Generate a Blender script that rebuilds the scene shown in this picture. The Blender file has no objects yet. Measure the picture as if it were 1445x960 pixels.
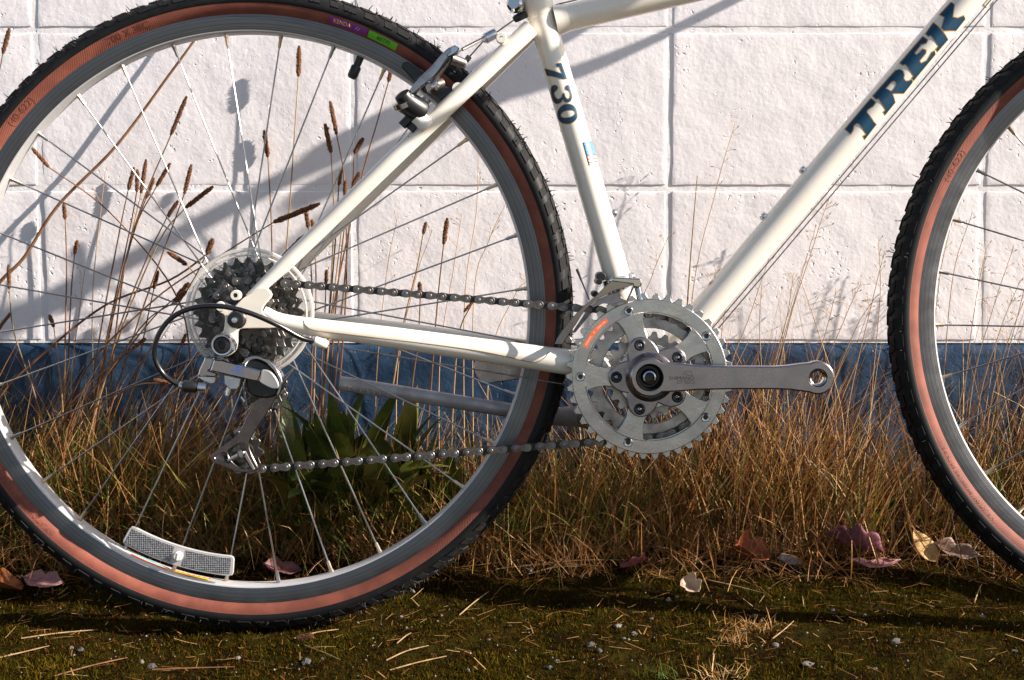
import bpy, bmesh, math, random
import numpy as np
from mathutils import Vector, Matrix, noise
from mathutils.geometry import tessellate_polygon
R = math.radians
random.seed(7); rng = np.random.default_rng(7)
scene = bpy.context.scene
C = scene.collection

# ------------------------------------------------------------ camera, sky, sun, exposure
CAM = Vector((0.28, -1.519, 0.470)); PITCH = R(5.7); F = 2007.0; CX, CY = 722.5, 480.0
cd = bpy.data.cameras.new('camera'); cam = bpy.data.objects.new('camera', cd); C.objects.link(cam)
cam.location = CAM; cam.rotation_euler = (math.pi/2 - PITCH, 0, 0)
cd.sensor_width = 36.0; cd.lens = 50.0; cd.clip_start = 0.01; cd.clip_end = 500
scene.camera = cam
SUN = Vector((4.3, -1.0, 2.25)).normalized()
world = bpy.data.worlds.new('World'); scene.world = world; world.use_nodes = True
wn = world.node_tree.nodes; wl = world.node_tree.links
sky = wn.new('ShaderNodeTexSky'); sky.sky_type = 'NISHITA'; sky.sun_disc = False
sky.sun_elevation = math.asin(SUN.z); sky.sun_rotation = math.atan2(SUN.x, SUN.y)
bg = wn['Background']; bg.inputs['Strength'].default_value = 0.062
wl.new(sky.outputs[0], bg.inputs[0])
sl = bpy.data.lights.new('sun', 'SUN'); sun = bpy.data.objects.new('sun', sl); C.objects.link(sun)
sl.energy = 5.0; sl.angle = R(0.53); sl.color = (1.0, 0.915, 0.825)
sun.rotation_euler = SUN.to_track_quat('Z', 'Y').to_euler(); sun.location = (3, -3, 3)
scene.view_settings.view_transform = 'Standard'; scene.view_settings.look = 'None'
scene.view_settings.exposure = 1.30; scene.view_settings.gamma = 1.0
scene.render.engine = 'CYCLES'
scene.cycles.use_denoising = True
scene.cycles.max_bounces = 8; scene.cycles.transparent_max_bounces = 24
scene.cycles.sample_clamp_indirect = 6.0

# ------------------------------------------------------------ pixel -> place helpers
LEAN = R(2.3)
UPV = Vector((0, math.sin(PITCH), math.cos(PITCH))); FWD = Vector((0, math.cos(PITCH), -math.sin(PITCH)))
def ray(px, py):
    return FWD + Vector((1, 0, 0))*((px-CX)/F) + UPV*((CY-py)/F)
NB = Vector((0, math.cos(LEAN), -math.sin(LEAN)))
def bp(px, py, y=0.0):                 # point in bicycle coordinates, on the plane y of the bicycle
    d = ray(px, py); t = (y - NB.dot(CAM))/NB.dot(d); P = CAM + d*t
    return Vector((P.x, y, P.y*math.sin(LEAN) + P.z*math.cos(LEAN)))
def wp(px, py, Y):                     # point on the upright plane Y, parallel to the wall
    d = ray(px, py); return CAM + d*((Y-CAM.y)/d.y)
def gp(px, py, z=0.0):                 # point on the ground
    d = ray(px, py); return CAM + d*((z-CAM.z)/d.z)
WALL = 0.330

# ------------------------------------------------------------ materials
def N(nt, t, **kw):
    n = nt.nodes.new(t)
    for k, v in kw.items():
        if k in n.inputs: n.inputs[k].default_value = v
        else: setattr(n, k, v)
    return n
def ramp(nt, stops):
    r = nt.nodes.new('ShaderNodeValToRGB'); e = r.color_ramp.elements
    while len(e) < len(stops): e.new(0.5)
    for el, (p, c) in zip(e, stops): el.position = p; el.color = (*c, 1)
    return r
def mat(name, col, rough=0.5, metal=0.0, col2=None, nscale=20, nlo=0.4, nhi=0.65, bump=None, coat=0.0, spec=0.5, rvar=0.0, trans=0.0, alpha=1.0, stretch=None):
    m = bpy.data.materials.new(name); m.use_nodes = True; nt = m.node_tree; b = nt.nodes['Principled BSDF']
    b.inputs['Base Color'].default_value = (*col, 1); b.inputs['Roughness'].default_value = rough
    b.inputs['Metallic'].default_value = metal; b.inputs['Coat Weight'].default_value = coat
    b.inputs['Specular IOR Level'].default_value = spec; b.inputs['Transmission Weight'].default_value = trans
    b.inputs['Alpha'].default_value = alpha; b.inputs['Coat Roughness'].default_value = 0.06
    tc = N(nt, 'ShaderNodeTexCoord'); vec = tc.outputs['Object']
    if stretch:
        mp = N(nt, 'ShaderNodeMapping'); mp.inputs['Scale'].default_value = stretch; nt.links.new(vec, mp.inputs[0]); vec = mp.outputs[0]
    if col2 or rvar:
        n = N(nt, 'ShaderNodeTexNoise', Scale=nscale, Detail=5.0, Roughness=0.6); nt.links.new(vec, n.inputs['Vector'])
        if col2:
            r = ramp(nt, [(nlo, col), (nhi, col2)]); nt.links.new(n.outputs['Fac'], r.inputs[0]); nt.links.new(r.outputs[0], b.inputs['Base Color'])
        if rvar:
            mr = N(nt, 'ShaderNodeMapRange'); mr.inputs['From Min'].default_value = 0.3; mr.inputs['From Max'].default_value = 0.7
            mr.inputs['To Min'].default_value = max(0.03, rough-rvar); mr.inputs['To Max'].default_value = rough+rvar
            nt.links.new(n.outputs['Fac'], mr.inputs['Value']); nt.links.new(mr.outputs[0], b.inputs['Roughness'])
    prev = None
    for (sc, dist, det) in (bump or []):
        n = N(nt, 'ShaderNodeTexNoise', Scale=sc, Detail=det, Roughness=0.55); nt.links.new(vec, n.inputs['Vector'])
        bu = N(nt, 'ShaderNodeBump', Strength=1.0, Distance=dist); nt.links.new(n.outputs['Fac'], bu.inputs['Height'])
        if prev: nt.links.new(prev.outputs[0], bu.inputs['Normal'])
        prev = bu
    if prev: nt.links.new(prev.outputs[0], b.inputs['Normal'])
    return m
def tintmat(name, stops, rough=0.6, translucent=0.25, spec=0.3):
    """blade material: colour from the per-blade attribute 'tint'"""
    m = bpy.data.materials.new(name); m.use_nodes = True; nt = m.node_tree; b = nt.nodes['Principled BSDF']
    a = N(nt, 'ShaderNodeAttribute'); a.attribute_name = 'tint'
    r = ramp(nt, stops); nt.links.new(a.outputs['Fac'], r.inputs[0]); nt.links.new(r.outputs[0], b.inputs['Base Color'])
    b.inputs['Roughness'].default_value = rough; b.inputs['Specular IOR Level'].default_value = spec
    t = N(nt, 'ShaderNodeBsdfTranslucent'); nt.links.new(r.outputs[0], t.inputs[0])
    mx = N(nt, 'ShaderNodeMixShader'); mx.inputs[0].default_value = translucent
    nt.links.new(b.outputs[0], mx.inputs[1]); nt.links.new(t.outputs[0], mx.inputs[2]); nt.links.new(mx.outputs[0], nt.nodes['Material Output'].inputs[0])
    return m
M = {}
M['cream'] = mat('cream_paint', (0.77, 0.705, 0.61), 0.26, col2=(0.74, 0.67, 0.57), nscale=30, coat=0.6, rvar=0.08, bump=[(900, 0.00003, 2)])
def chips(m, sc, lo):                                              # small chips and rust specks in the paint
    nt = m.node_tree; b = nt.nodes['Principled BSDF']; old = b.inputs['Base Color'].links[0].from_socket
    tc = N(nt, 'ShaderNodeTexCoord'); n = N(nt, 'ShaderNodeTexNoise', Scale=sc, Detail=3.0, Roughness=0.7); nt.links.new(tc.outputs['Object'], n.inputs['Vector'])
    r = ramp(nt, [(lo, (0, 0, 0)), (lo+0.03, (1, 1, 1))]); nt.links.new(n.outputs['Fac'], r.inputs[0])
    mx = N(nt, 'ShaderNodeMix'); mx.data_type = 'RGBA'; nt.links.new(r.outputs[0], mx.inputs[0]); nt.links.new(old, mx.inputs[6]); mx.inputs[7].default_value = (0.16, 0.08, 0.04, 1); nt.links.new(mx.outputs[2], b.inputs['Base Color'])
chips(M['cream'], 170, 0.735)
M['alu'] = mat('aluminium', (0.70, 0.70, 0.72), 0.32, 1.0, col2=(0.56, 0.56, 0.58), nscale=60, rvar=0.12, bump=[(500, 0.00004, 3)])
M['ring'] = mat('ring_alloy', (0.56, 0.545, 0.535), 0.27, 1.0, col2=(0.34, 0.325, 0.31), nscale=28, nlo=0.42, nhi=0.80, rvar=0.12, bump=[(25, 0.0010, 2), (300, 0.0001, 2)])
M['brakealloy'] = mat('brake_alloy', (0.36, 0.35, 0.36), 0.25, 1.0, col2=(0.24, 0.23, 0.235), nscale=70, rvar=0.1)
M['cagechrome'] = mat('dark_chrome', (0.30, 0.28, 0.285), 0.10, 1.0, rvar=0.06, nscale=60)
M['ring2'] = mat('inner_ring_alloy', (0.42, 0.40, 0.385), 0.36, 1.0, col2=(0.22, 0.20, 0.185), nscale=40, rvar=0.12)
M['crank'] = mat('crank_alloy', (0.36, 0.325, 0.335), 0.30, 1.0, col2=(0.26, 0.235, 0.24), nscale=40, rvar=0.1, bump=[(300, 0.00006, 3)])
M['cagealloy'] = mat('cage_alloy', (0.20, 0.17, 0.165), 0.28, 1.0, col2=(0.13, 0.105, 0.10), nscale=50, rvar=0.1)
M['chrome'] = mat('chrome', (0.50, 0.49, 0.50), 0.09, 1.0, rvar=0.08, nscale=80)
M['steel'] = mat('spoke_steel', (0.36, 0.35, 0.35), 0.33, 1.0)
M['brass'] = mat('nipple', (0.62, 0.50, 0.36), 0.35, 1.0)
M['chain'] = mat('chain_steel', (0.22, 0.205, 0.20), 0.4, 0.9, col2=(0.12, 0.095, 0.08), nscale=150, rvar=0.1)
M['pin'] = mat('chain_pin', (0.20, 0.19, 0.185), 0.5, 0.9)
M['chain_dark'] = mat('chain_oily', (0.045, 0.04, 0.038), 0.45, 0.5, col2=(0.02, 0.018, 0.017), nscale=150)
M['cog'] = mat('oily_cog', (0.06, 0.055, 0.05), 0.4, 0.75, col2=(0.34, 0.31, 0.28), nscale=90, nlo=0.5, nhi=0.75, rvar=0.12)
M['black'] = mat('black_plastic', (0.010, 0.010, 0.011), 0.36, rvar=0.1)
M['housing'] = mat('black_housing', (0.008, 0.008, 0.009), 0.25, coat=0.3)
M['rubber'] = mat('tyre_rubber', (0.006, 0.006, 0.0065), 0.55, col2=(0.010, 0.0098, 0.0095), nscale=60, spec=0.22, bump=[(700, 0.0002, 3)])
M['treadrub'] = mat('tread_rubber', (0.009, 0.0088, 0.0088), 0.75, col2=(0.016, 0.0155, 0.015), nscale=90, spec=0.2, bump=[(900, 0.0004, 3)])
M['grey'] = mat('grey_cap', (0.30, 0.30, 0.30), 0.45, 0.3, rvar=0.1)
M['kick'] = mat('kickstand_alloy', (0.42, 0.40, 0.41), 0.45, 0.6, col2=(0.30, 0.28, 0.29), nscale=40, rvar=0.1)
M['white'] = mat('white_plastic', (0.78, 0.75, 0.70), 0.4)
M['teal'] = mat('blue_decal', (0.002, 0.036, 0.080), 0.35, col2=(0.002, 0.048, 0.095), nscale=400, coat=0.2)
M['gold'] = mat('gold_decal', (0.50, 0.25, 0.04), 0.3, coat=0.5)
M['red'] = mat('red_print', (0.62, 0.07, 0.05), 0.35, coat=0.3)
M['white_print'] = mat('white_print', (0.80, 0.78, 0.76), 0.35, coat=0.3)
M['blue'] = mat('blue_print', (0.04, 0.20, 0.62), 0.35, col2=(0.3, 0.45, 0.75), nscale=900, nlo=0.55, nhi=0.66)
M['dark'] = mat('dark_print', (0.015, 0.02, 0.03), 0.5)
M['orange'] = mat('orange_sticker', (0.88, 0.13, 0.03), 0.45)
M['yellow'] = mat('yellow_sticker', (0.85, 0.52, 0.03), 0.45)
M['purple'] = mat('purple_label', (0.17, 0.02, 0.20), 0.5)
M['green'] = mat('green_label', (0.10, 0.42, 0.01), 0.5)
M['cyan'] = mat('cyan_sticker', (0.05, 0.45, 0.50), 0.45)
M['etched'] = mat('etched_logo', (0.055, 0.05, 0.055), 0.6, 0.3)
M['bluelogo'] = mat('blue_logo', (0.06, 0.13, 0.35), 0.4)
M['film'] = mat('film_edge', (0.22, 0.13, 0.07), 0.6)
M['saddle'] = mat('saddle_vinyl', (0.02, 0.02, 0.02), 0.45, bump=[(200, 0.0002, 3)])
# tan sidewall with fine diagonal thread marks
def tan_mat():
    m = mat('tan_sidewall', (0.145, 0.035, 0.019), 0.75, col2=(0.215, 0.058, 0.032), nscale=35, bump=[(400, 0.0001, 3)])
    nt = m.node_tree; b = nt.nodes['Principled BSDF']
    tc = N(nt, 'ShaderNodeTexCoord'); sp = N(nt, 'ShaderNodeSeparateXYZ'); nt.links.new(tc.outputs['Object'], sp.inputs[0])
    at = N(nt, 'ShaderNodeMath', operation='ARCTAN2'); nt.links.new(sp.outputs['Z'], at.inputs[0]); nt.links.new(sp.outputs['X'], at.inputs[1])
    ln = N(nt, 'ShaderNodeVectorMath', operation='LENGTH'); nt.links.new(tc.outputs['Object'], ln.inputs[0])
    a2 = N(nt, 'ShaderNodeMath', operation='MULTIPLY'); a2.inputs[1].default_value = 0.32; nt.links.new(at.outputs[0], a2.inputs[0])
    ad = N(nt, 'ShaderNodeMath', operation='ADD'); nt.links.new(a2.outputs[0], ad.inputs[0]); nt.links.new(ln.outputs['Value'], ad.inputs[1])
    si = N(nt, 'ShaderNodeMath', operation='MULTIPLY'); si.inputs[1].default_value = 2600; nt.links.new(ad.outputs[0], si.inputs[0])
    sn = N(nt, 'ShaderNodeMath', operation='SINE'); nt.links.new(si.outputs[0], sn.inputs[0])
    bu = N(nt, 'ShaderNodeBump', Strength=0.6, Distance=0.0001); nt.links.new(sn.outputs[0], bu.inputs['Height'])
    nt.links.new(bu.outputs[0], b.inputs['Normal'])
    return m
M['tan'] = tan_mat()
M['tantext'] = mat('raised_letters', (0.115, 0.028, 0.016), 0.6)
def rim_mat():                                                     # concentric machining marks
    m = mat('rim_alloy', (0.56, 0.56, 0.59), 0.38, 1.0, rvar=0.1, nscale=50)
    nt = m.node_tree; b = nt.nodes['Principled BSDF']
    tc = N(nt, 'ShaderNodeTexCoord'); sp = N(nt, 'ShaderNodeSeparateXYZ'); nt.links.new(tc.outputs['Object'], sp.inputs[0])
    cx = N(nt, 'ShaderNodeCombineXYZ'); nt.links.new(sp.outputs['X'], cx.inputs[0]); nt.links.new(sp.outputs['Z'], cx.inputs[2])
    ln = N(nt, 'ShaderNodeVectorMath', operation='LENGTH'); nt.links.new(cx.outputs[0], ln.inputs[0])
    n = N(nt, 'ShaderNodeTexNoise', Scale=1200.0, Detail=3.0); n.noise_dimensions = '1D'; nt.links.new(ln.outputs['Value'], n.inputs['W'])
    bu = N(nt, 'ShaderNodeBump', Strength=0.5, Distance=0.0002); nt.links.new(n.outputs['Fac'], bu.inputs['Height']); nt.links.new(bu.outputs[0], b.inputs['Normal'])
    r = ramp(nt, [(0.3, (0.085, 0.082, 0.085)), (0.7, (0.21, 0.205, 0.21))]); nt.links.new(n.outputs['Fac'], r.inputs[0]); nt.links.new(r.outputs[0], b.inputs['Base Color'])
    return m
M['rim'] = rim_mat()
M['rim_in'] = mat('rim_inner', (0.50, 0.49, 0.49), 0.5, 0.35, rvar=0.1, nscale=60)
def clear_mat(name, tint, fac, rough, scale=None):
    m = bpy.data.materials.new(name); m.use_nodes = True; nt = m.node_tree; b = nt.nodes['Principled BSDF']
    b.inputs['Base Color'].default_value = (*tint, 1); b.inputs['Roughness'].default_value = rough
    t = N(nt, 'ShaderNodeBsdfTransparent'); mx = N(nt, 'ShaderNodeMixShader'); mx.inputs[0].default_value = fac
    nt.links.new(t.outputs[0], mx.inputs[1]); nt.links.new(b.outputs[0], mx.inputs[2]); nt.links.new(mx.outputs[0], nt.nodes['Material Output'].inputs[0])
    return m
M['clear'] = clear_mat('clear_disc', (0.72, 0.68, 0.62), 0.30, 0.2)
M['clear_edge'] = clear_mat('clear_disc_edge', (0.72, 0.68, 0.62), 0.55, 0.2)
M['lens'] = clear_mat('reflector_frame', (0.62, 0.60, 0.60), 0.62, 0.2)
def lens_cells():
    m = mat('reflector_cells', (0.60, 0.59, 0.60), 0.18, 0.55)
    nt = m.node_tree; b = nt.nodes['Principled BSDF']
    tc = N(nt, 'ShaderNodeTexCoord')
    v = N(nt, 'ShaderNodeTexVoronoi', Scale=430.0); v.inputs['Randomness'].default_value = 0.15; nt.links.new(tc.outputs['Object'], v.inputs['Vector'])
    r = ramp(nt, [(0.15, (0.75, 0.74, 0.75)), (0.75, (0.10, 0.09, 0.09))]); nt.links.new(v.outputs['Distance'], r.inputs[0]); nt.links.new(r.outputs[0], b.inputs['Base Color'])
    bu = N(nt, 'ShaderNodeBump', Strength=1.0, Distance=0.001); nt.links.new(v.outputs['Distance'], bu.inputs['Height']); nt.links.new(bu.outputs[0], b.inputs['Normal'])
    return m
M['cells'] = lens_cells()

# ------------------------------------------------------------ mesh helpers
def tag(o, label=None, cat=None, group=None, kind=None):
    for k, v in (('label', label), ('category', cat), ('group', group), ('kind', kind)):
        if v: o[k] = v
    return o
def empty(name, loc=(0, 0, 0)):
    o = bpy.data.objects.new(name, None); C.objects.link(o); o.location = loc; o.empty_display_size = 0.05; return o
class MB:
    def __init__(s): s.v = []; s.f = []; s.m = []; s.mi = 0
    def add(s, vs, fs):
        o = len(s.v); s.v += [tuple(v) for v in vs]; s.f += [tuple(i+o for i in f) for f in fs]; s.m += [s.mi]*len(fs)
    def tube(s, pts, r, n=10, cap=True, flat=None):
        P = [Vector(p) for p in pts]; k = len(P); rs = r if isinstance(r, (list, tuple)) else [r]*k
        T = [(P[min(i+1, k-1)]-P[max(i-1, 0)]).normalized() for i in range(k)]
        u = T[0].cross(Vector((0, 1, 0)))
        if u.length < 0.05: u = T[0].cross(Vector((1, 0, 0)))
        u.normalize(); vs = []
        for i in range(k):
            u = (u - T[i]*u.dot(T[i])).normalized(); w = T[i].cross(u)
            fl = flat[i] if isinstance(flat, (list, tuple)) else (flat or 1.0)
            for j in range(n):
                a = 2*math.pi*j/n; vs.append(P[i] + u*(math.cos(a)*rs[i]) + w*(math.sin(a)*rs[i]*fl))
        fs = [(i*n+j, i*n+(j+1) % n, (i+1)*n+(j+1) % n, (i+1)*n+j) for i in range(k-1) for j in range(n)]
        if cap: fs += [tuple(range(n-1, -1, -1)), tuple((k-1)*n+j for j in range(n))]
        s.add(vs, fs)
    def lathe(s, prof, c=(0, 0, 0), axis=(0, 1, 0), n=24, closed=False, cap=True):
        ax = Vector(axis).normalized(); u = ax.cross(Vector((0, 0, 1)))
        if u.length < 0.05: u = ax.cross(Vector((1, 0, 0)))
        u.normalize(); w = ax.cross(u); c = Vector(c); k = len(prof)
        vs = [c + ax*h + (u*math.cos(2*math.pi*j/n) + w*math.sin(2*math.pi*j/n))*r for (r, h) in prof for j in range(n)]
        kk = k if closed else k-1
        fs = [(i*n+j, i*n+(j+1) % n, ((i+1) % k)*n+(j+1) % n, ((i+1) % k)*n+j) for i in range(kk) for j in range(n)]
        if cap and not closed: fs += [tuple(range(n-1, -1, -1)), tuple((k-1)*n+j for j in range(n))]
        s.add(vs, fs)
    def box(s, c, size, rot=None):
        c = Vector(c); sx, sy, sz = [q/2 for q in size]
        vs = [Vector((x, y, z)) for x in (-sx, sx) for y in (-sy, sy) for z in (-sz, sz)]
        if rot is not None: vs = [rot @ v for v in vs]
        s.add([v+c for v in vs], [(0, 1, 3, 2), (4, 6, 7, 5), (0, 4, 5, 1), (2, 3, 7, 6), (0, 2, 6, 4), (1, 5, 7, 3)])
    def plate(s, loops, yf, yb, bev=0.0):
        """flat piece: loops of (x, z), first the outline, then holes; front face at yf (towards -y)"""
        L = []
        for i, lp in enumerate(loops):
            lp = [Vector((p[0], p[1])) for p in lp]
            ar = sum(lp[k-1].x*lp[k].y - lp[k].x*lp[k-1].y for k in range(len(lp)))
            if (ar > 0) != (i == 0): lp.reverse()
            L.append(lp)
        def inset(lp, d):
            o = []; n = len(lp)
            for i in range(n):
                a = lp[i]-lp[i-1]; b = lp[(i+1) % n]-lp[i]
                if a.length < 1e-9 or b.length < 1e-9: o.append(lp[i]); continue
                a.normalize(); b.normalize(); na = Vector((-a.y, a.x)); nb = Vector((-b.y, b.x)); m = na+nb
                if m.length < 0.2: m = na
                m.normalize(); o.append(lp[i] + m*(d/max(0.4, m.dot(na))))
            return o
        I = [inset(lp, bev) for lp in L] if bev else L
        def tess(loops):
            flat = [p for lp in loops for p in lp]; out = []
            for t in tessellate_polygon([[Vector((p.x, p.y, 0)) for p in lp] for lp in loops]):
                a, b, c = [flat[i] for i in t]
                out.append(t if (b-a).cross(c-a) > 0 else (t[0], t[2], t[1]))
            return out
        n = sum(len(l) for l in L); vs = []
        vs += [(p.x, yf, p.y) for lp in I for p in lp]
        vs += [(p.x, yf+(bev if yb > yf else 0), p.y) for lp in L for p in lp]
        vs += [(p.x, yb, p.y) for lp in L for p in lp]
        tf = tess(I); fs = [tuple(t) for t in tf]
        fs += [(2*n+t[0], 2*n+t[2], 2*n+t[1]) for t in tess(L)]
        o = 0
        for lp in L:
            k = len(lp)
            for i in range(k):
                a, b = o+i, o+(i+1) % k
                if bev: fs.append((a, n+a, n+b, b))
                fs.append((n+a, 2*n+a, 2*n+b, n+b))
            o += k
        s.add(vs, fs)
    def mesh(s, name, mats, sharp=35):
        me = bpy.data.meshes.new(name); me.from_pydata(s.v, [], s.f)
        for m in mats: me.materials.append(m)
        if len(mats) > 1: me.polygons.foreach_set('material_index', s.m)
        me.polygons.foreach_set('use_smooth', [True]*len(s.f)); me.update()
        me.set_sharp_from_angle(angle=R(sharp)); return me
    def build(s, name, mats, parent=None, loc=None, sharp=35):
        if not isinstance(mats, (list, tuple)): mats = [mats]
        o = bpy.data.objects.new(name, s.mesh(name, mats, sharp)); C.objects.link(o)
        o.parent = parent
        if loc is not None: o.location = loc
        return o
def pxloop(pts, y, off=(0, 0), k=1.0):          # traced points (zoomed-in pixels) -> (x, z) in the bicycle plane y
    out = []
    for (a, b) in pts:
        p = bp(off[0]+a/k, off[1]+b/k, y); out.append((p.x, p.z))
    return out
def smooth_loop(pts, n=4):                       # Catmull-Rom through a closed outline
    out = []; k = len(pts)
    for i in range(k):
        p0, p1, p2, p3 = [Vector(pts[(i+j-1) % k]) for j in range(4)]
        for t in [q/n for q in range(n)]:
            out.append(tuple(0.5*((2*p1)+(p2-p0)*t+(2*p0-5*p1+4*p2-p3)*t*t+(3*p1-p0-3*p2+p3)*t**3)))
    return out
def spline(pts, n=8):                            # open Catmull-Rom in 3D
    P = [Vector(p) for p in pts]; P = [2*P[0]-P[1]] + P + [2*P[-1]-P[-2]]; out = []
    for i in range(1, len(P)-2):
        p0, p1, p2, p3 = P[i-1:i+3]
        for q in range(n):
            t = q/n; out.append(0.5*((2*p1)+(p2-p0)*t+(2*p0-5*p1+4*p2-p3)*t*t+(3*p1-p0-3*p2+p3)*t**3))
    return out + [P[-2]]
def circ(c, r, n=24): return [(c[0]+r*math.cos(2*math.pi*i/n), c[1]+r*math.sin(2*math.pi*i/n)) for i in range(n)]
def text_mesh(body, size, extrude=0.0):
    cu = bpy.data.curves.new('t', 'FONT'); cu.body = body; cu.size = size; cu.extrude = extrude; cu.align_x = 'CENTER'; cu.align_y = 'CENTER'; cu.resolution_u = 3
    o = bpy.data.objects.new('t', cu); C.objects.link(o); dg = bpy.context.evaluated_depsgraph_get(); dg.update()
    me = bpy.data.meshes.new_from_object(o.evaluated_get(dg)); vs = [tuple(v.co) for v in me.vertices]; fs = [tuple(p.vertices) for p in me.polygons]
    bpy.data.objects.remove(o); bpy.data.curves.remove(cu); bpy.data.meshes.remove(me); return vs, fs

# ------------------------------------------------------------ ground and wall (the setting)
def gheight(x, y):
    h = 0.006*noise.noise(Vector((x*5, y*7, 0.3))) + 0.004*noise.noise(Vector((x*17, y*17, 1.3))) + 0.002*noise.noise(Vector((x*48, y*48, 4)))
    h -= 0.012*max(0.0, min(1.0, (-y-0.05)/0.5))
    t = max(0.0, min(1.0, (y-0.06)/0.17)); h += 0.026*t*t*(3-2*t)
    q = Vector((x, y, 0)); h += 0.0030*abs(noise.noise(q*70)) + 0.0022*noise.noise(q*120)
    return h - 0.002
def axis_samples(lo, hi, step, far):
    inner = list(np.arange(lo, hi+1e-6, step)); out = []; d = step; p = hi
    while p < far: d *= 1.35; p += d; out.append(p)
    pre = []; d = step; p = lo
    while p > -far: d *= 1.35; p -= d; pre.append(p)
    return pre[::-1] + inner + out
gx = axis_samples(-0.62, 1.2, 0.0055, 60); gy = axis_samples(-0.5, 0.34, 0.0055, 60)
gv = [(x, y, gheight(x, y) if abs(x) < 8 and abs(y) < 8 else -0.01) for y in gy for x in gx]; nx = len(gx)
gf = [(j*nx+i, j*nx+i+1, (j+1)*nx+i+1, (j+1)*nx+i) for j in range(len(gy)-1) for i in range(nx-1)]
def ground_mat():
    m = mat('mossy_ground', (0.010, 0.0052, 0.0018), 0.95, col2=(0.022, 0.017, 0.002), nscale=14, nlo=0.36, nhi=0.6, bump=[(90, 0.004, 5), (420, 0.0015, 3)], spec=0.02)
    # away from the verge the ground turns to plain grey gravel
    nt = m.node_tree; b = nt.nodes['Principled BSDF']; old = b.inputs['Base Color'].links[0].from_socket
    tc = N(nt, 'ShaderNodeTexCoord'); sp = N(nt, 'ShaderNodeSeparateXYZ'); nt.links.new(tc.outputs['Object'], sp.inputs[0])
    n2 = N(nt, 'ShaderNodeTexNoise', Scale=3.0, Detail=4.0); nt.links.new(tc.outputs['Object'], n2.inputs['Vector'])
    ad = N(nt, 'ShaderNodeMath', operation='ADD'); nt.links.new(sp.outputs['Y'], ad.inputs[0]); nt.links.new(n2.outputs['Fac'], ad.inputs[1])
    mr = N(nt, 'ShaderNodeMapRange'); mr.inputs['From Min'].default_value = -0.25; mr.inputs['From Max'].default_value = -0.55; nt.links.new(ad.outputs[0], mr.inputs['Value'])
    n3 = N(nt, 'ShaderNodeTexNoise', Scale=220.0, Detail=4.0); nt.links.new(tc.outputs['Object'], n3.inputs['Vector'])
    gr = ramp(nt, [(0.35, (0.09, 0.088, 0.085)), (0.65, (0.24, 0.235, 0.23))]); nt.links.new(n3.outputs['Fac'], gr.inputs[0])
    mx = N(nt, 'ShaderNodeMix'); mx.data_type = 'RGBA'; nt.links.new(mr.outputs[0], mx.inputs[0]); nt.links.new(old, mx.inputs[6]); nt.links.new(gr.outputs[0], mx.inputs[7]); nt.links.new(mx.outputs[2], b.inputs['Base Color'])
    return m
me = bpy.data.meshes.new('ground'); me.from_pydata(gv, [], gf); me.materials.append(ground_mat())
me.polygons.foreach_set('use_smooth', [True]*len(gf)); ground = bpy.data.objects.new('ground', me); C.objects.link(ground); tag(ground, 'dark mossy earth beside the wall', kind='structure')

def wall_paint(name, a, b, rough, bumps, scuff=None):
    m = mat(name, a, rough, col2=b, nscale=9, nlo=0.35, nhi=0.7, bump=bumps, spec=0.35); nt = m.node_tree; bs = nt.nodes['Principled BSDF']
    # sparse pits and blisters in the paint
    tc = N(nt, 'ShaderNodeTexCoord')
    oi = N(nt, 'ShaderNodeObjectInfo'); sh = N(nt, 'ShaderNodeVectorMath', operation='ADD')
    nt.links.new(tc.outputs['Object'], sh.inputs[0])
    sc = N(nt, 'ShaderNodeVectorMath', operation='SCALE'); sc.inputs['Scale'].default_value = 7.0; nt.links.new(oi.outputs['Location'], sc.inputs[0]); nt.links.new(sc.outputs[0], sh.inputs[1])
    for nd in list(nt.nodes):
        if nd.type == 'TEX_NOISE': nt.links.new(sh.outputs[0], nd.inputs['Vector'])
    v = N(nt, 'ShaderNodeTexVoronoi', Scale=110.0); v.inputs['Randomness'].default_value = 1.0; dn = N(nt, 'ShaderNodeTexNoise', Scale=160.0, Detail=2.0); nt.links.new(sh.outputs[0], dn.inputs['Vector'])
    dm = N(nt, 'ShaderNodeVectorMath', operation='MULTIPLY_ADD'); dm.inputs[1].default_value = (0.008, 0.008, 0.008); nt.links.new(dn.outputs['Color'], dm.inputs[0]); nt.links.new(sh.outputs[0], dm.inputs[2]); nt.links.new(dm.outputs[0], v.inputs['Vector'])
    n2 = N(nt, 'ShaderNodeTexNoise', Scale=14.0, Detail=2.0); nt.links.new(sh.outputs[0], n2.inputs['Vector'])
    th = N(nt, 'ShaderNodeMapRange'); th.inputs['From Min'].default_value = 0.46; th.inputs['From Max'].default_value = 0.68; th.inputs['To Min'].default_value = 0.03; th.inputs['To Max'].default_value = 0.30; nt.links.new(n2.outputs['Fac'], th.inputs['Value'])
    mr = N(nt, 'ShaderNodeMapRange'); mr.interpolation_type = 'SMOOTHSTEP'; mr.inputs['From Min'].default_value = 0.0
    nt.links.new(v.outputs['Distance'], mr.inputs['Value']); nt.links.new(th.outputs[0], mr.inputs['From Max'])
    bu = N(nt, 'ShaderNodeBump', Strength=1.0, Distance=0.0008); nt.links.new(mr.outputs[0], bu.inputs['Height'])
    old = bs.inputs['Normal'].links[0].from_socket; nt.links.new(old, bu.inputs['Normal']); nt.links.new(bu.outputs[0], bs.inputs['Normal'])
    return m
M['wall'] = wall_paint('white_wall_paint', (0.80, 0.757, 0.765), (0.755, 0.712, 0.72), 0.6, [(13, 0.0014, 2), (60, 0.0007, 5), (190, 0.00034, 3)])
M['found'] = wall_paint('blue_wall_paint', (0.009, 0.026, 0.060), (0.030, 0.064, 0.112), 0.42, [(9, 0.005, 2), (40, 0.0022, 5), (200, 0.0005, 3)])
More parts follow.
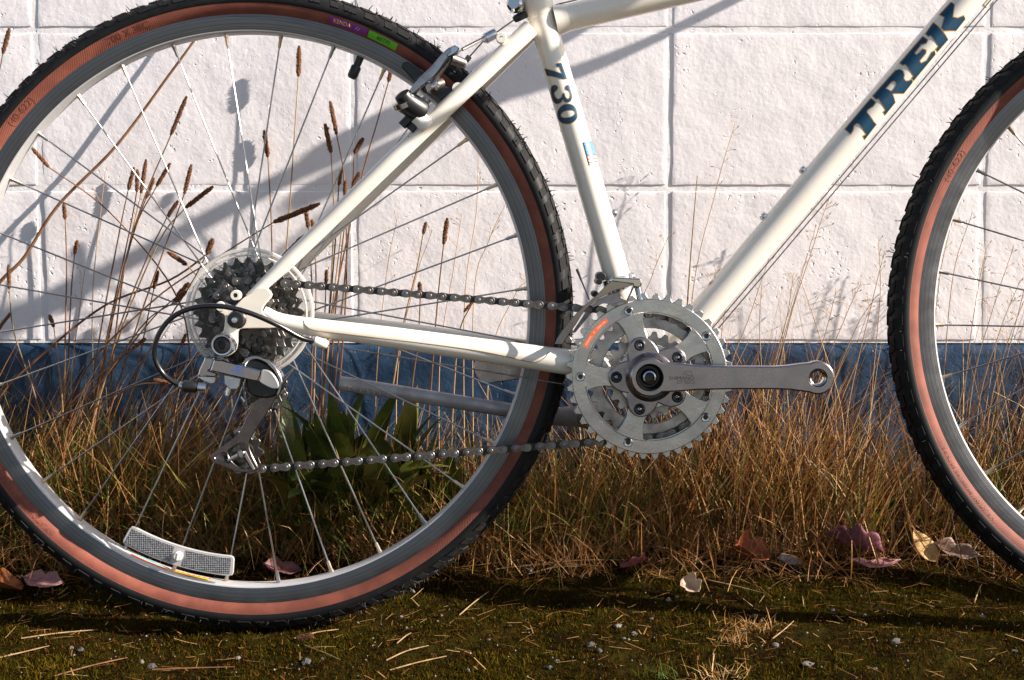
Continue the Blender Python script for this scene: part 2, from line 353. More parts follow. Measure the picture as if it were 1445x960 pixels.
def mortar():
    m = wall_paint('painted_mortar', (0.80, 0.765, 0.765), (0.74, 0.705, 0.705), 0.65, [(30, 0.0012, 3), (180, 0.0004, 3)]); return m
M['mortar'] = mortar()

BL, BH, Z0 = 0.4064, 0.2012, 0.2815
def block_mesh(seed):
    hx, hz, J, D = BL/2, BH/2, 0.0036, 0.06
    hx -= J; hz -= J
    nxb, nzb = 42, 22
    def w(t, lim): return t*lim
    xs = [-hx, -hx+0.0012, -hx+0.0035] + [-hx+0.007+(2*hx-0.014)*i/nxb for i in range(nxb+1)] + [hx-0.0035, hx-0.0012, hx]
    zs = [-hz, -hz+0.0012, -hz+0.0035] + [-hz+0.007+(2*hz-0.014)*i/nzb for i in range(nzb+1)] + [hz-0.0035, hz-0.0012, hz]
    vs = []
    for z in zs:
        for x in xs:
            e = min(hx-abs(x), hz-abs(z)); r = 0.0022
            y = 0.0
            if e < r: y = r - math.sqrt(max(0, r*r-(r-e)**2))
            q = Vector((x*1.0+seed*3.1, z+seed*1.7, 0))
            y += 0.0008*noise.noise(q*9) + 0.0004*noise.noise(q*32)*min(1, e/0.004+0.4) + 0.0003*noise.noise(q*70)
            xx = x + (0.0013*noise.noise(q*40) if hx-abs(x) < 0.004 else 0); zz = z + (0.0013*noise.noise(q*43+Vector((9, 0, 0))) if hz-abs(z) < 0.004 else 0)
            vs.append((xx, y, zz))
    a, b = len(xs), len(zs); fs = [(j*a+i, j*a+i+1, (j+1)*a+i+1, (j+1)*a+i) for j in range(b-1) for i in range(a-1)]
    n = len(vs); bl = [i for i in range(a)] + [j*a+a-1 for j in range(1, b)] + [(b-1)*a+i for i in range(a-2, -1, -1)] + [j*a for j in range(b-2, 0, -1)]
    vs += [(vs[i][0], D, vs[i][2]) for i in bl]; k = len(bl)
    fs += [(bl[(i+1) % k], bl[i], n+i, n+(i+1) % k) for i in range(k)] + [tuple(n+i for i in range(k))]
    me = bpy.data.meshes.new('concrete_block'); me.from_pydata(vs, [], fs); me.materials.append(M['wall'])
    me.polygons.foreach_set('use_smooth', [True]*len(fs)); me.update(); me.set_sharp_from_angle(angle=R(50)); return me
wall = empty('block_wall', (0.483, WALL, 0))
tag(wall, 'white painted concrete block wall above a dark blue painted foundation', 'wall')
bms = [block_mesh(i) for i in range(6)]
NR = 9
for r_ in range(NR):
    for c_ in range(-8, 8):
        o = bpy.data.objects.new('concrete_block', bms[(c_*5+r_*3+(c_*c_+r_) % 4) % 6]); C.objects.link(o); o.parent = wall
        o.location = ((c_+0.5)*BL, random.uniform(-0.0007, 0.0007), Z0+(r_+0.5)*BH)
        if (c_+r_) % 2: o.rotation_euler = (0, 0, 0)
mb = MB()                                       # mortar bed seen in the joints, slightly uneven
jx = [(-8)*BL + i*0.008 for i in range(int(16*BL/0.008)+1)]
jz = [Z0 + i*0.008 for i in range(int(NR*BH/0.008)+1)]
def my(x, z): return 0.0009 + 0.0006*noise.noise(Vector((x*18, z*18, 3)))
mb.add([(x, my(x, z), z) for z in jz for x in jx], [(j*len(jx)+i, j*len(jx)+i+1, (j+1)*len(jx)+i+1, (j+1)*len(jx)+i) for j in range(len(jz)-1) for i in range(len(jx)-1)])
mb.build('mortar', M['mortar'], wall)
# foundation: poured strip, slightly proud of the blocks, with a chipped rounded upper edge
mb = MB(); xs = list(np.arange(-8*BL, -1.2, 0.05)) + list(np.arange(-1.2, 1.2, 0.008)) + list(np.arange(1.2, 8*BL, 0.05))
prof = [(0.03, Z0+0.0005), (0.004, Z0-0.0005), (-0.001, Z0-0.003), (-0.004, Z0-0.008), (-0.0055, Z0-0.015)] + [(-0.0060, Z0-0.015-0.0125*i) for i in range(1, 27)]
vs = []
for (y, z) in prof:
    for x in xs:
        q = Vector((x, 0, z)); e = 1.0 if z > Z0-0.016 else 0.4
        vs.append((x, y + 0.0022*e*noise.noise(q*26) + 0.0016*noise.noise(q*8) + 0.0012*noise.noise(q*60), z + (0.0018*noise.noise(Vector((x*45, 7, 0))) + 0.0012*noise.noise(Vector((x*140, 2, 0))) if z > Z0-0.01 else 0)))
k = len(xs); mb.add(vs, [(j*k+i, (j+1)*k+i, (j+1)*k+i+1, j*k+i+1) for j in range(len(prof)-1) for i in range(k-1)])
fo = mb.build('foundation', M['found'], wall, sharp=60)

# ------------------------------------------------------------ the bicycle
bike = empty('bicycle'); bike.rotation_euler = (-LEAN, 0, 0)
tag(bike, 'cream bicycle with tan sidewall tyres leaning against the white wall', 'bicycle')
HUB = Vector((0, 0, 0.348)); FHUB = Vector((1.032, 0, 0.348))
_bb = bp(916.5, 531.5, -0.053); BB = Vector((_bb.x, 0, _bb.z))

# --- wheels
ROUT = 0.3445
def tyre_prof():
    # (r, y, material) from far bead to near bead; 0 tan, 1 black
    half = [(0.3150, 0.0112), (0.3185, 0.0150), (0.3220, 0.0172), (0.3262, 0.0183), (0.3272, 0.0184), (0.3280, 0.0192), (0.3325, 0.0194), (0.3365, 0.0182), (0.3395, 0.0158), (0.3420, 0.0118), (0.3438, 0.0065), (ROUT, 0.0)]
    return half
def side_y(r):
    h = tyre_prof()
    for (r0, y0), (r1, y1) in zip(h, h[1:]):
        if r0 <= r <= r1: return y0+(y1-y0)*(r-r0)/(r1-r0)
    return h[0][1]
def ann(mb, r0, r1, a0, a1, yfun, lift, steps=None, rs=3):     # annular patch on a curved surface around y axis
    st = steps or max(2, int(abs(a1-a0)/R(1.2))); vs = []
    for i in range(st+1):
        a = a0+(a1-a0)*i/st
        for j in range(rs+1):
            r = r0+(r1-r0)*j/rs; vs.append((r*math.cos(a), -yfun(r)-lift, r*math.sin(a)))
    w = rs+1; mb.add(vs, [(i*w+j, (i+1)*w+j, (i+1)*w+j+1, i*w+j+1) if a1 < a0 else (i*w+j, i*w+j+1, (i+1)*w+j+1, (i+1)*w+j) for i in range(st) for j in range(rs)])
def ring_text(mb, body, size, rc, ac, yfun, lift, extr=0.0003, sx=1.0):
    vs, fs = text_mesh(body, size, extr); out = []
    for (u, v, w) in vs:
        a = ac - u*sx/rc; r = rc+v; out.append((r*math.cos(a), -yfun(r)-lift-w, r*math.sin(a)))
    mb.add(out, fs)
def lettering_(mb, m_, par, sharp=35):
    o = mb.build('lettering', m_, par, sharp=sharp); o['kind'] = 'stuff'; return o
def make_wheel(center, phase, nsp, rear):
    c = Vector(center); n = 220
    mb = MB(); prof = [(0.3165, -0.0125), (0.3172, -0.0120), (0.3172, -0.0105), (0.3060, -0.0095), (0.3060, 0.0095), (0.3172, 0.0105), (0.3172, 0.0120), (0.3165, 0.0125), (0.2995, 0.0128), (0.2983, 0.0122), (0.2974, 0.0100), (0.2970, 0.0060), (0.2968, 0), (0.2970, -0.0060), (0.2974, -0.0100), (0.2983, -0.0122), (0.2995, -0.0128)]
    mb.lathe(prof, n=n, closed=True); mb.m = [1 if 8 <= i <= 15 else 0 for i in range(17) for _ in range(n)]
    w = mb.build('wheel', [M['rim'], M['rim_in']], bike, c, sharp=30)
    # tyre carcass
    h = tyre_prof(); prof = [(r, y) for r, y in h] + [(r, -y) for r, y in h[-2::-1]]
    mb = MB(); mb.lathe(prof, n=n, cap=False)
    k = len(prof)
    mb.m = [0 if (i < 4 or i >= k-5) else 1 for i in range(k-1) for _ in range(n)]
    mb.build('tyre', [M['tan'], M['rubber']], w, sharp=60)
    # tread blocks: two shoulder rows and two centre rows
    mb = MB(); nb = 104
    def onp(a, t, hgt):                         # t -1..1 across the tread, hgt above the carcass
        ang = t*1.18; r = 0.3265 + (0.0182+hgt)*math.cos(ang); y = (0.0192+hgt)*math.sin(ang); return Vector((r*math.cos(a), -y, r*math.sin(a)))
    for side in (1, -1):
        for i in range(nb):
            a0 = 2*math.pi*(i + (0.5 if side < 0 else 0))/nb; da = 2*math.pi/nb; ln = (0.46, 0.60, 0.74)[i*7 % 3]
            for (t0, t1, g0, g1, sk) in ((0.98, 0.60, 0.08, 0.10+ln, 0.22), (0.52, 0.10, 0.30, 0.98, 0.30)):
                t0, t1 = t0*side, t1*side
                q = [(a0+da*g0, t0), (a0+da*g1, t0), (a0+da*(g1+sk), t1), (a0+da*(g0+sk), t1)]
                hh = 0.0024 if abs(t0) > 0.7 else 0.0018
                bot = [onp(a, t, -0.0012) for a, t in q]; ca = sum(a for a, t in q)/4; ct = sum(t for a, t in q)/4
                top = [onp(a+(ca-a)*0.14, t+(ct-t)*0.14, hh) for a, t in q]
                mid = [(onp(a, (t*2+ct)/3 if False else t, 0)) for a, t in q]
                fs = [(4, 5, 6, 7), (0, 1, 5, 4), (1, 2, 6, 5), (2, 3, 7, 6), (3, 0, 4, 7)]
                if side > 0: fs = [f[::-1] for f in fs]
                mb.add(bot+top, fs)
            # narrow sipe rib between
            q = [(a0+da*0.78, 0.97*side), (a0+da*0.92, 0.97*side), (a0+da*1.02, 0.62*side), (a0+da*0.90, 0.62*side)]
            mb.add([onp(a, t, -0.001) for a, t in q]+[onp(a, t, 0.0013) for a, t in q], [(4, 5, 6, 7), (0, 1, 5, 4), (1, 2, 6, 5), (2, 3, 7, 6), (3, 0, 4, 7)] if side < 0 else [(7, 6, 5, 4), (4, 5, 1, 0), (5, 6, 2, 1), (6, 7, 3, 2), (7, 4, 0, 3)])
    tr = mb.build('tread', M['treadrub'], w, sharp=20); tr['kind'] = 'stuff'
    mb = MB()
    for i in range(400):                        # moulding hairs
        a = random.uniform(0, 2*math.pi); t = random.choice([0.95, 0.55, 0.3, -0.3])*random.uniform(0.9, 1.05); b0 = onp(a, t, 0.001); d = (onp(a, t, 0.01)-b0).normalized()
        d = (d + Vector((random.uniform(-.5, .5), random.uniform(-.3, .3), random.uniform(-.5, .5)))).normalized(); L = random.uniform(0.003, 0.0080)
        mb.tube([b0, b0+d*L*0.6, b0+d*L + Vector((random.uniform(-.001, .001), 0, random.uniform(-.001, .001)))], [0.0005, 0.00042, 0.0003], 4)
    hh = mb.build('rubber_hair', M['rubber'], w); hh['kind'] = 'stuff'
    # raised lettering on the tan sidewall
    mb = MB(); rc = 0.3215; sy = side_y
    texts = [('(40-622)', 138.5, 0.0088), ('700 X 38C', 113, 0.0088), ('INFLATION PRESSURE 50-75 P.S.I.', 219, 0.0058)] if rear else \
            [('(40-622)', 151, 0.0088), ('700 X 38C', 133, 0.0088), ('INFLATION PRESSURE 50-75 P.S.I.', 215, 0.0058)]
    for body, ang, sz in texts: ring_text(mb, body, sz*1.1, rc, R(ang), sy, 0.0003, 0.0, 1.12)
    lettering_(mb, M['tantext'], w, sharp=20)
    # spokes
    fr = 0.0225
    for i in range(nsp):
        th = phase + 2*math.pi*i/nsp; near = i % 2 == 0; lead = (i//2) % 2 == 0
        yf = (-0.0185 if near else 0.034) if rear else (-0.033 if near else 0.033)
        yf += 0.0022 if (lead == near) else -0.0012
        ho = th + (1 if lead else -1)*R(64)
        p0 = Vector((fr*math.cos(ho), yf, fr*math.sin(ho))); p1 = Vector((0.2966*math.cos(th), (-0.002 if near else 0.002), 0.2966*math.sin(th)))
        mb = MB(); mb.tube([p0, p0.lerp(p1, 0.5), p1], 0.00092, 7)
        d = (p1-p0).normalized(); mb.mi = 1
        mb.tube([p1-d*0.0125, p1-d*0.0105, p1-d*0.003, p1-d*0.002, p1+d*0.003], [0.0015, 0.0019, 0.0020, 0.0026, 0.0028], 7)
        mb.build('spoke', [M['steel'], M['brass'] if i % 3 else M['steel']], w)
    # hub
    mb = MB(); y0, y1 = (-0.0185, 0.034) if rear else (-0.033, 0.033)
    mb.lathe([(0.005, -0.064 if rear else -0.052), (0.005, y0-0.012), (0.013, y0-0.011), (0.016, y0-0.003), (0.0255, y0-0.002), (0.0255, y0+0.001), (0.015, y0+0.004), (0.0115, y0+0.012), (0.0115, y1-0.012), (0.015, y1-0.004), (0.0255, y1-0.001), (0.0255, y1+0.002), (0.016, y1+0.003), (0.012, y1+0.011), (0.005, y1+0.012), (0.005, 0.066 if rear else 0.052)], n=36)
    mb.build('hub', M['alu'], w)
    # valve
    va = R(66.6) if rear else R(5)
    d = Vector((math.cos(va), 0, math.sin(va))); p = d*0.2975
    mb = MB(); mb.tube([p, p-d*0.011, p-d*0.0112, p-d*0.013, p-d*0.022, p-d*0.0245, p-d*0.0255], [0.0042, 0.0040, 0.0052, 0.0056, 0.0056, 0.0048, 0.003], 12)
    mb.build('valve', M['black'], w)
    return w
NIP = R(72.4)
rw = make_wheel(HUB, NIP, 32, True)
fw = make_wheel(FHUB, R(171.5), 32, False)
# labels stuck on the rear tyre
mb = MB(); ann(mb, 0.3180, 0.3252, R(74.2), R(66.9), side_y, 0.0005); lb = mb.build('tyre_label', M['purple'], rw); lb['label'] = 'purple tyre label with yellow letters'
mb = MB(); ring_text(mb, 'KENDA', 0.0058, 0.3216, R(71.8), side_y, 0.0009, 0); lettering_(mb, M['yellow'], rw)
mb = MB(); ann(mb, 0.3180, 0.3252, R(66.5), R(60.6), side_y, 0.0005); lb = mb.build('tyre_label', M['green'], rw); lb['label'] = 'bright green tyre label with dark letters'
mb = MB(); ring_text(mb, '60TPI', 0.0058, 0.3216, R(63.4), side_y, 0.0009, 0, 1.1); lettering_(mb, M['dark'], rw)
mb = MB(); ring_text(mb, '//', 0.005, 0.3215, R(68.7), side_y, 0.0009, 0, 2.0); lettering_(mb, M['alu'], rw)
# rim sticker and wheel reflector
rin = lambda r: (0.0 if r else 0)
def strip(mb, a0, a1, y0, y1, r=0.2963):
    st = 14; vs = []
    for i in range(st+1):
        a = a0+(a1-a0)*i/st
        for y in (y0, y1): vs.append((r*math.cos(a), y, r*math.sin(a)))
    mb.add(vs, [(2*i, 2*i+1, 2*i+3, 2*i+2) for i in range(st)])
mb = MB(); mb.mi = 0; strip(mb, R(-117), R(-108.5), -0.0058, -0.0020); mb.mi = 1; strip(mb, R(-116), R(-108.5), -0.0018, 0.0025)
mb.mi = 0; strip(mb, R(-108.3), R(-99.5), -0.0012, 0.0022); mb.mi = 2; strip(mb, R(-108.3), R(-99.8), -0.0058, -0.0014)
mb.mi = 2; [strip(mb, R(-107.6+i*1.15), R(-107.0+i*1.15), -0.0006, 0.0014, 0.2961) for i in range(7)]
mb.build('rim_sticker', [M['orange'], M['cyan'], M['yellow']], rw)
def refl():
    ca = R(-107.0)
    def P(u, v): a = ca + u/0.276; r = 0.2755+v+0.02*u*0; return (r*math.cos(a), r*math.sin(a))
    def outline(hu, hv, rad, n=24):
        pts = [(-hu+rad+(2*hu-2*rad)*i/n, hv) for i in range(n+1)] + [(hu-0.3*rad, hv-0.3*rad), (hu, hv-rad), (hu, -hv+rad), (hu-0.3*rad, -hv+0.3*rad)]
        pts += [(hu-rad-(2*hu-2*rad)*i/n, -hv) for i in range(n+1)] + [(-hu+0.3*rad, -hv+0.3*rad), (-hu, -hv+rad), (-hu, hv-rad), (-hu+0.3*rad, hv-0.3*rad)]
        return [P(u, v) for u, v in pts]
    mb = MB(); mb.plate([outline(0.061, 0.0112, 0.004)], -0.0165, -0.0135, 0.0006)
    o = mb.build('reflector', M['lens'], rw, sharp=25)
    mb = MB()
    for u0, u1 in ((-0.0575, -0.0070), (0.0070, 0.0575)):
        hw = (u1-u0)/2; cu = (u0+u1)/2
        pts = [(u0+(u1-u0)*i/16, 0.0085) for i in range(17)] + [(u1-(u1-u0)*i/16, -0.0085) for i in range(17)]
        mb.plate([[P(u, v) for u, v in pts]], -0.0170, -0.0166)
    mb.build('reflector_cells', M['cells'], rw, sharp=25)
    c = P(0, 0); mb = MB(); mb.lathe([(0.0001, -0.0205), (0.0040, -0.0203), (0.0050, -0.0195), (0.0050, -0.0165)], (c[0], 0, c[1]), n=18)
    mb.box((c[0], -0.0206, c[1]), (0.0012, 0.0006, 0.008), Matrix.Rotation(R(10), 3, 'Y'))
    mb.build('reflector_screw', M['white'], rw)
refl()

# --- frame tubes
def P2(p, y=0.0): return Vector((p[0], y, p[1]))
ST_TOP = bp(753, -14); ST_DIR = (ST_TOP-BB).normalized(); ST_TOP = Vector((ST_TOP.x, 0, ST_TOP.z))
mb = MB(); mb.tube([BB, ST_TOP.lerp(BB, 0.02), ST_TOP], 0.0143, 36); seat_tube = mb.build('seat_tube', M['cream'], bike)
mb = MB(); mb.lathe([(0.0143, -0.030), (0.0160, -0.026), (0.0163, 0.0), (0.0155, 0.002), (0.0143, 0.002)], ST_TOP, ST_DIR, 32, cap=False); mb.build('seat_lug', M['cream'], bike)
DT0 = bp(925, 522); DT0.y = 0; DT1 = bp(1474, -130); DT1.y = 0
TT0 = bp(783, 29.5); TT1 = Vector((DT1.x-0.008, 0, DT1.z+0.045)); TT1 = bp(1440, -123)
mb = MB(); mb.tube([DT0, DT0.lerp(DT1, .5), DT1], 0.0161, 36); down_tube = mb.build('down_tube', M['cream'], bike)
mb = MB(); mb.tube([TT0, TT0.lerp(TT1, .5), TT1], 0.0144, 32); top_tube = mb.build('top_tube', M['cream'], bike)
mb = MB(); mb.tube([TT0, TT0.lerp(TT1, .015), TT0.lerp(TT1, 0.028)], [0.0165, 0.0158, 0.0146], 32); mb.build('weld_collar', M['cream'], bike)
HT_DIR = Vector((-math.cos(R(71.5)), 0, math.sin(R(71.5)))); HT = Vector((0.868, 0, 0.765))
mb = MB(); mb.lathe([(0.0185, -0.062), (0.0195, -0.058), (0.0180, -0.05), (0.0180, 0.06), (0.0195, 0.066), (0.0185, 0.07)], HT, HT_DIR, 32); mb.build('head_tube', M['cream'], bike)
mb = MB(); mb.lathe([(0.0165, -0.034), (0.0200, -0.033), (0.0205, -0.030), (0.0205, 0.030), (0.0200, 0.033), (0.0165, 0.034)], BB, (0, 1, 0), 36); mb.build('bottom_bracket', M['cream'], bike)
# seat stays and chain stays, near (drive side) and far
near_stays = []
for s in (-1, 1):
    a = bp(748, 44, 0.0); a.y = s*0.017; b = bp(352, 421, -0.057); b.y = s*0.057
    b2 = b.copy()
    if s > 0: b.x, b.z = b.x+0.0, b.z
    mid = a.lerp(b, 0.45); mid.y = s*0.043
    mb = MB(); pts = spline([a, a.lerp(b, .12)+Vector((0, s*0.004, 0)), mid, a.lerp(b, .8), b], 6); k = len(pts)
    mb.tube(pts, [0.0098-0.0022*i/(k-1) if i < k-4 else 0.0076-0.0006*(i-k+5) for i in range(k)], 24)
    o = mb.build('seat_stay', M['cream'], bike)
    a = bp(410, 456.5, -0.055); a.y = s*0.056; b = bp(815, 513, -0.036); b.y = s*0.036
    if s > 0:
        a.z += 0.001
    mb = MB(); pts = spline([bp(372, 441, -0.057) if s < 0 else Vector((bp(372, 441, -0.057).x, 0.057, bp(372, 441, -0.057).z)), a, a.lerp(b, .35), a.lerp(b, .75), b, b+(b-a)*0.14+Vector((0, -s*0.010, 0))], 6); k = len(pts)
    rr = [0.0068, 0.0088, 0.0112, 0.0128, 0.0140, 0.0140]
    radii = [rr[min(5, i//6)] + (rr[min(5, i//6+1)]-rr[min(5, i//6)])*(i % 6)/6 for i in range(k)]
    mb.tube(pts, radii, 24, flat=[0.9]*k)
    o = mb.build('chain_stay', M['cream'], bike)
    if s < 0: cs_pts, cs_r = pts, radii
# stay bridges
sb = bp(648, 130); sb.y = 0
mb = MB(); mb.tube([sb+Vector((0, -0.036, 0)), sb+Vector((0, 0.036, 0))], 0.006, 14); mb.build('stay_bridge', M['cream'], bike)
cb = bp(800, 505); cb.y = 0
mb = MB(); mb.tube([cb+Vector((0, -0.034, 0)), cb+Vector((0, 0.034, 0))], 0.006, 14); mb.build('stay_bridge', M['cream'], bike)
# edge of the clear film on the chain stay
mb = MB(); fp = []
for (px, py) in [(430, 452), (433, 459), (446, 466), (480, 470), (540, 477), (600, 484), (660, 492), (700, 499), (735, 507), (755, 510), (768, 504), (774, 496)]:
    best = None
    for i, p in enumerate(cs_pts):
        q = bp(px, py, p.y); d = abs(q.x-p.x)
        if best is None or d < best[0]: best = (d, p, cs_r[i], q)
    d, p, r, q = best; dz = max(-0.93, min(0.93, (q.z-p.z)/r)); fp.append(Vector((q.x, p.y - r*0.9*math.sqrt(1-dz*dz) - 0.0002, q.z)))
mb.tube(spline(fp, 5), 0.00042, 5); mb.build('film_edge', M['film'], bike)
# dropouts
o1, k1 = (200, 340), 2.8235
drop = [(395, 238), (440, 205), (490, 185), (520, 215), (495, 250), (482, 275), (500, 298), (560, 318), (545, 345), (440, 348), (392, 352), (384, 380), (382, 405), (372, 440), (330, 462), (288, 438), (285, 395), (318, 368), (330, 350), (333, 300), (312, 284), (300, 262), (318, 243), (345, 250), (368, 262)]
lp = pxloop(drop, -0.060, o1, k1)
mb = MB(); mb.plate([smooth_loop(lp, 3)], -0.0635, -0.0565, 0.0008); mb.build('dropout', M['cream'], bike, sharp=40)
mb = MB(); mb.plate([smooth_loop(lp[:10]+[lp[10]]+lp[18:], 3)], 0.0565, 0.0635); mb.build('dropout', M['cream'], bike, sharp=40)
for (a, b, r) in ((375, 217, 21), (315, 261, 20)):
    c = bp(o1[0]+a/k1, o1[1]+b/k1, -0.066); rr = r/k1/1380
    mb = MB(); mb.lathe([(rr*0.45, -0.003), (rr*0.9, -0.003), (rr, -0.0022), (rr, 0.006), (rr*0.45, 0.006)], c, (0, 1, 0), 24, closed=True); mb.build('eyelet', M['cream'], bike)
# axle end and nut
c = bp(333, 451.5, -0.072)
mb = MB(); mb.lathe([(0.0001, -0.0085), (0.0035, -0.0082), (0.0038, -0.004), (0.0080, -0.0035), (0.0088, -0.002), (0.0088, 0.003), (0.0098, 0.004), (0.0098, 0.006)], c, (0, 1, 0), 20); mb.mi = 1
mb.lathe([(0.0022, -0.0088), (0.0030, -0.0086)], c, (0, 1, 0), 12)
mb.build('axle_nut', [M['black'], M['alu']], bike)

# --- decals wrapped round the tubes
def wrap(name, loops_px, off, k, A, B, rad, material, lift, tube_obj, cut=0.0012):
    ax = (B-A).normalized(); lat = Vector((ax.z, 0, -ax.x))
    L2 = []
    for lp in loops_px:
        q = []
        for (a, b) in lp:
            p = bp(off[0]+a/k, off[1]+b/k, -rad*0.93); d = p-A; q.append((d.dot(ax), d.dot(lat)))
        L2.append(q)
    flat = [p for lp in L2 for p in lp]; tris = tessellate_polygon([[Vector((p[0], p[1], 0)) for p in lp] for lp in L2])
    bm = bmesh.new(); vv = [bm.verts.new((p[0], p[1], 0)) for p in flat]
    for t in tris:
        try: bm.faces.new([vv[i] for i in t])
        except ValueError: pass
    w = -rad+cut
    while w < rad:
        g = bm.verts[:]+bm.edges[:]+bm.faces[:]; bmesh.ops.bisect_plane(bm, geom=g, plane_co=(0, w, 0), plane_no=(0, 1, 0)); w += cut
    R2 = rad+lift
    for v in bm.verts:
        s, w_ = v.co.x, max(-rad*0.985, min(rad*0.985, v.co.y)); v.co = A + ax*s + lat*(w_*R2/rad) + Vector((0, -math.sqrt(max(0, R2*R2-(w_*R2/rad)**2)), 0))
    bm.normal_update()
    for f in bm.faces:
        if f.normal.y > 0: f.normal_flip()
        f.smooth = True
    me = bpy.data.meshes.new(name); bm.to_mesh(me); bm.free(); me.materials.append(material)
    o = bpy.data.objects.new(name, me); C.objects.link(o); o.parent = tube_obj; return o
def grow(lp, d):                                # outline moved outwards (pixels)
    lp = [Vector(p) for p in lp]; n = len(lp); ar = sum(lp[k-1].x*lp[k].y - lp[k].x*lp[k-1].y for k in range(n)); sg = -1 if ar > 0 else 1; out = []
    for i in range(n):
        a = (lp[i]-lp[i-1]); b = (lp[(i+1) % n]-lp[i])
        if a.length < 1e-6 or b.length < 1e-6: out.append(tuple(lp[i])); continue
        a.normalize(); b.normalize(); na = Vector((-a.y, a.x)); nb = Vector((-b.y, b.x)); m = na+nb
        if m.length < 0.3: m = na.copy()
        m.normalize(); out.append(tuple(lp[i]+m*(sg*d/max(0.55, m.dot(na)))))
    return out
trek = {
 'T': [[(62, 795), (220, 607), (242, 633), (226, 655), (192, 676), (186, 692), (230, 752), (248, 766), (180, 855), (169, 838), (188, 826), (142, 762), (126, 757), (108, 772), (103, 802), (88, 826)]],
 'R': [[(234, 590), (370, 436), (392, 429), (410, 440), (416, 462), (412, 486), (426, 502), (450, 498), (464, 488), (472, 506), (420, 572), (350, 574), (344, 582), (365, 630), (305, 704), (294, 690), (306, 676), (262, 606), (247, 610)], [(303, 546), (340, 503), (356, 497), (370, 508), (370, 526), (358, 546), (338, 566)]],
 'E': [[(402, 386), (540, 226), (562, 248), (552, 268), (526, 270), (482, 326), (492, 342), (520, 322), (530, 304), (550, 312), (548, 330), (510, 376), (520, 392), (560, 372), (590, 322), (604, 314), (612, 334), (480, 494), (468, 480), (478, 468), (428, 394), (414, 400)]],
 'K': [[(560, 206), (607, 140), (690, 243), (628, 314), (617, 302), (632, 284), (582, 216), (570, 222)], [(650, 86), (716, 14), (728, 28), (714, 108), (746, 114), (784, 98), (796, 116), (742, 185), (664, 188), (650, 172), (672, 104), (662, 100)]]}
for ch, lps in trek.items():
    sets = [[lp] for lp in lps] if ch == 'K' else [lps]
    for st in sets:
        g = [grow(lp, 5.2 if i == 0 else -4.4) for i, lp in enumerate(st)]
        wrap('letter_outline', g, (1180, 0), 4.364, DT0, DT1, 0.0161, M['gold'], 0.00025, down_tube)
        wrap('letter', st, (1180, 0), 4.364, DT0, DT1, 0.0161, M['teal'], 0.0005, down_tube)
def ell(cx, cy, a, b, rot, n=28): return [(cx+a*math.cos(t)*math.cos(rot)-b*math.sin(t)*math.sin(rot), cy+a*math.cos(t)*math.sin(rot)+b*math.sin(t)*math.cos(rot)) for t in [2*math.pi*i/n for i in range(n)]]
nums = {
 '7': [[(173, 347), (199, 343), (231, 428), (212, 429), (124, 405), (112, 370), (180, 394), (206, 402), (191, 363), (176, 361)]],
 '3': [smooth_loop([(152, 465), (170, 463), (181, 476), (172, 491), (161, 500), (166, 524), (184, 538), (202, 528), (207, 510), (215, 509), (220, 526), (234, 539), (248, 526), (246, 502), (236, 491), (224, 484), (226, 466), (243, 463), (257, 480), (260, 512), (252, 545), (234, 556), (217, 550), (208, 538), (199, 553), (180, 560), (161, 548), (149, 516), (146, 485)], 2)],
 '0': [ell(235, 618, 54, 53, R(-12)), ell(236, 618, 40, 21, R(-12))]}
for ch, st in nums.items():
    g = [grow(lp, 3.4 if i == 0 else -3.0) for i, lp in enumerate(st)]
    wrap('letter_outline', g, (740, 0), 3.84, BB, ST_TOP, 0.0143, M['gold'], 0.00025, seat_tube)
    wrap('letter', st, (740, 0), 3.84, BB, ST_TOP, 0.0143, M['teal'], 0.0005, seat_tube)
def quad(c4, u0, u1, v0, v1):
    a, b, c, d = [Vector(p) for p in c4]
    f = lambda u, v: tuple((a*(1-u)+b*u)*(1-v)+(d*(1-u)+c*u)*v)
    return [f(u0, v0), f(u1, v0), f(u1, v1), f(u0, v1)]
fl4 = [(319, 776), (368, 766), (399, 885), (351, 894)]
wrap('flag_decal', [quad(fl4, -0.06, 1.0, -0.03, 1.03)], (740, 0), 3.84, BB, ST_TOP, 0.0143, M['dark'], 0.00025, seat_tube)
wrap('flag_field', [quad(fl4, 0.05, 1.0, 0.0, 0.56)], (740, 0), 3.84, BB, ST_TOP, 0.0143, M['blue'], 0.0005, seat_tube)
for i in range(6):
    wrap('flag_stripe', [quad(fl4, 0.05, 1.0, 0.57+0.0717*i, 0.57+0.0717*(i+1))], (740, 0), 3.84, BB, ST_TOP, 0.0143, M['white_print'] if i % 2 else M['red'], 0.0005, seat_tube)
# small worn marks low on the down tube (zoom 9.6 at 980, 360)
for lp in ([(278, 232), (318, 205), (328, 228), (300, 262), (284, 258)], [(245, 285), (258, 275), (285, 318), (270, 322)], [(262, 278), (275, 270), (302, 308), (290, 314)], [(118, 430), (138, 418), (146, 440), (126, 452)], [(140, 412), (155, 405), (172, 430), (158, 438)], [(45, 520), (60, 512), (78, 538), (64, 546)], [(66, 508), (82, 500), (96, 520), (82, 528)], [(84, 486), (104, 480), (118, 505), (100, 512)], [(4, 588), (20, 580), (34, 604), (18, 612)]):
    wrap('small_print', [lp], (980, 360), 9.6, DT0, DT1, 0.0161, M['dark'], 0.0004, down_tube, 0.002)
wrap('small_print', [[(165, 368), (225, 315), (275, 358), (215, 415)]], (980, 360), 9.6, DT0, DT1, 0.0161, M['gold'], 0.0003, down_tube, 0.002)
wrap('small_print', [[(186, 372), (200, 350), (218, 352), (240, 330), (256, 345), (240, 362), (238, 388), (212, 382), (200, 396)]], (980, 360), 9.6, DT0, DT1, 0.0161, M['dark'], 0.0005, down_tube, 0.002)
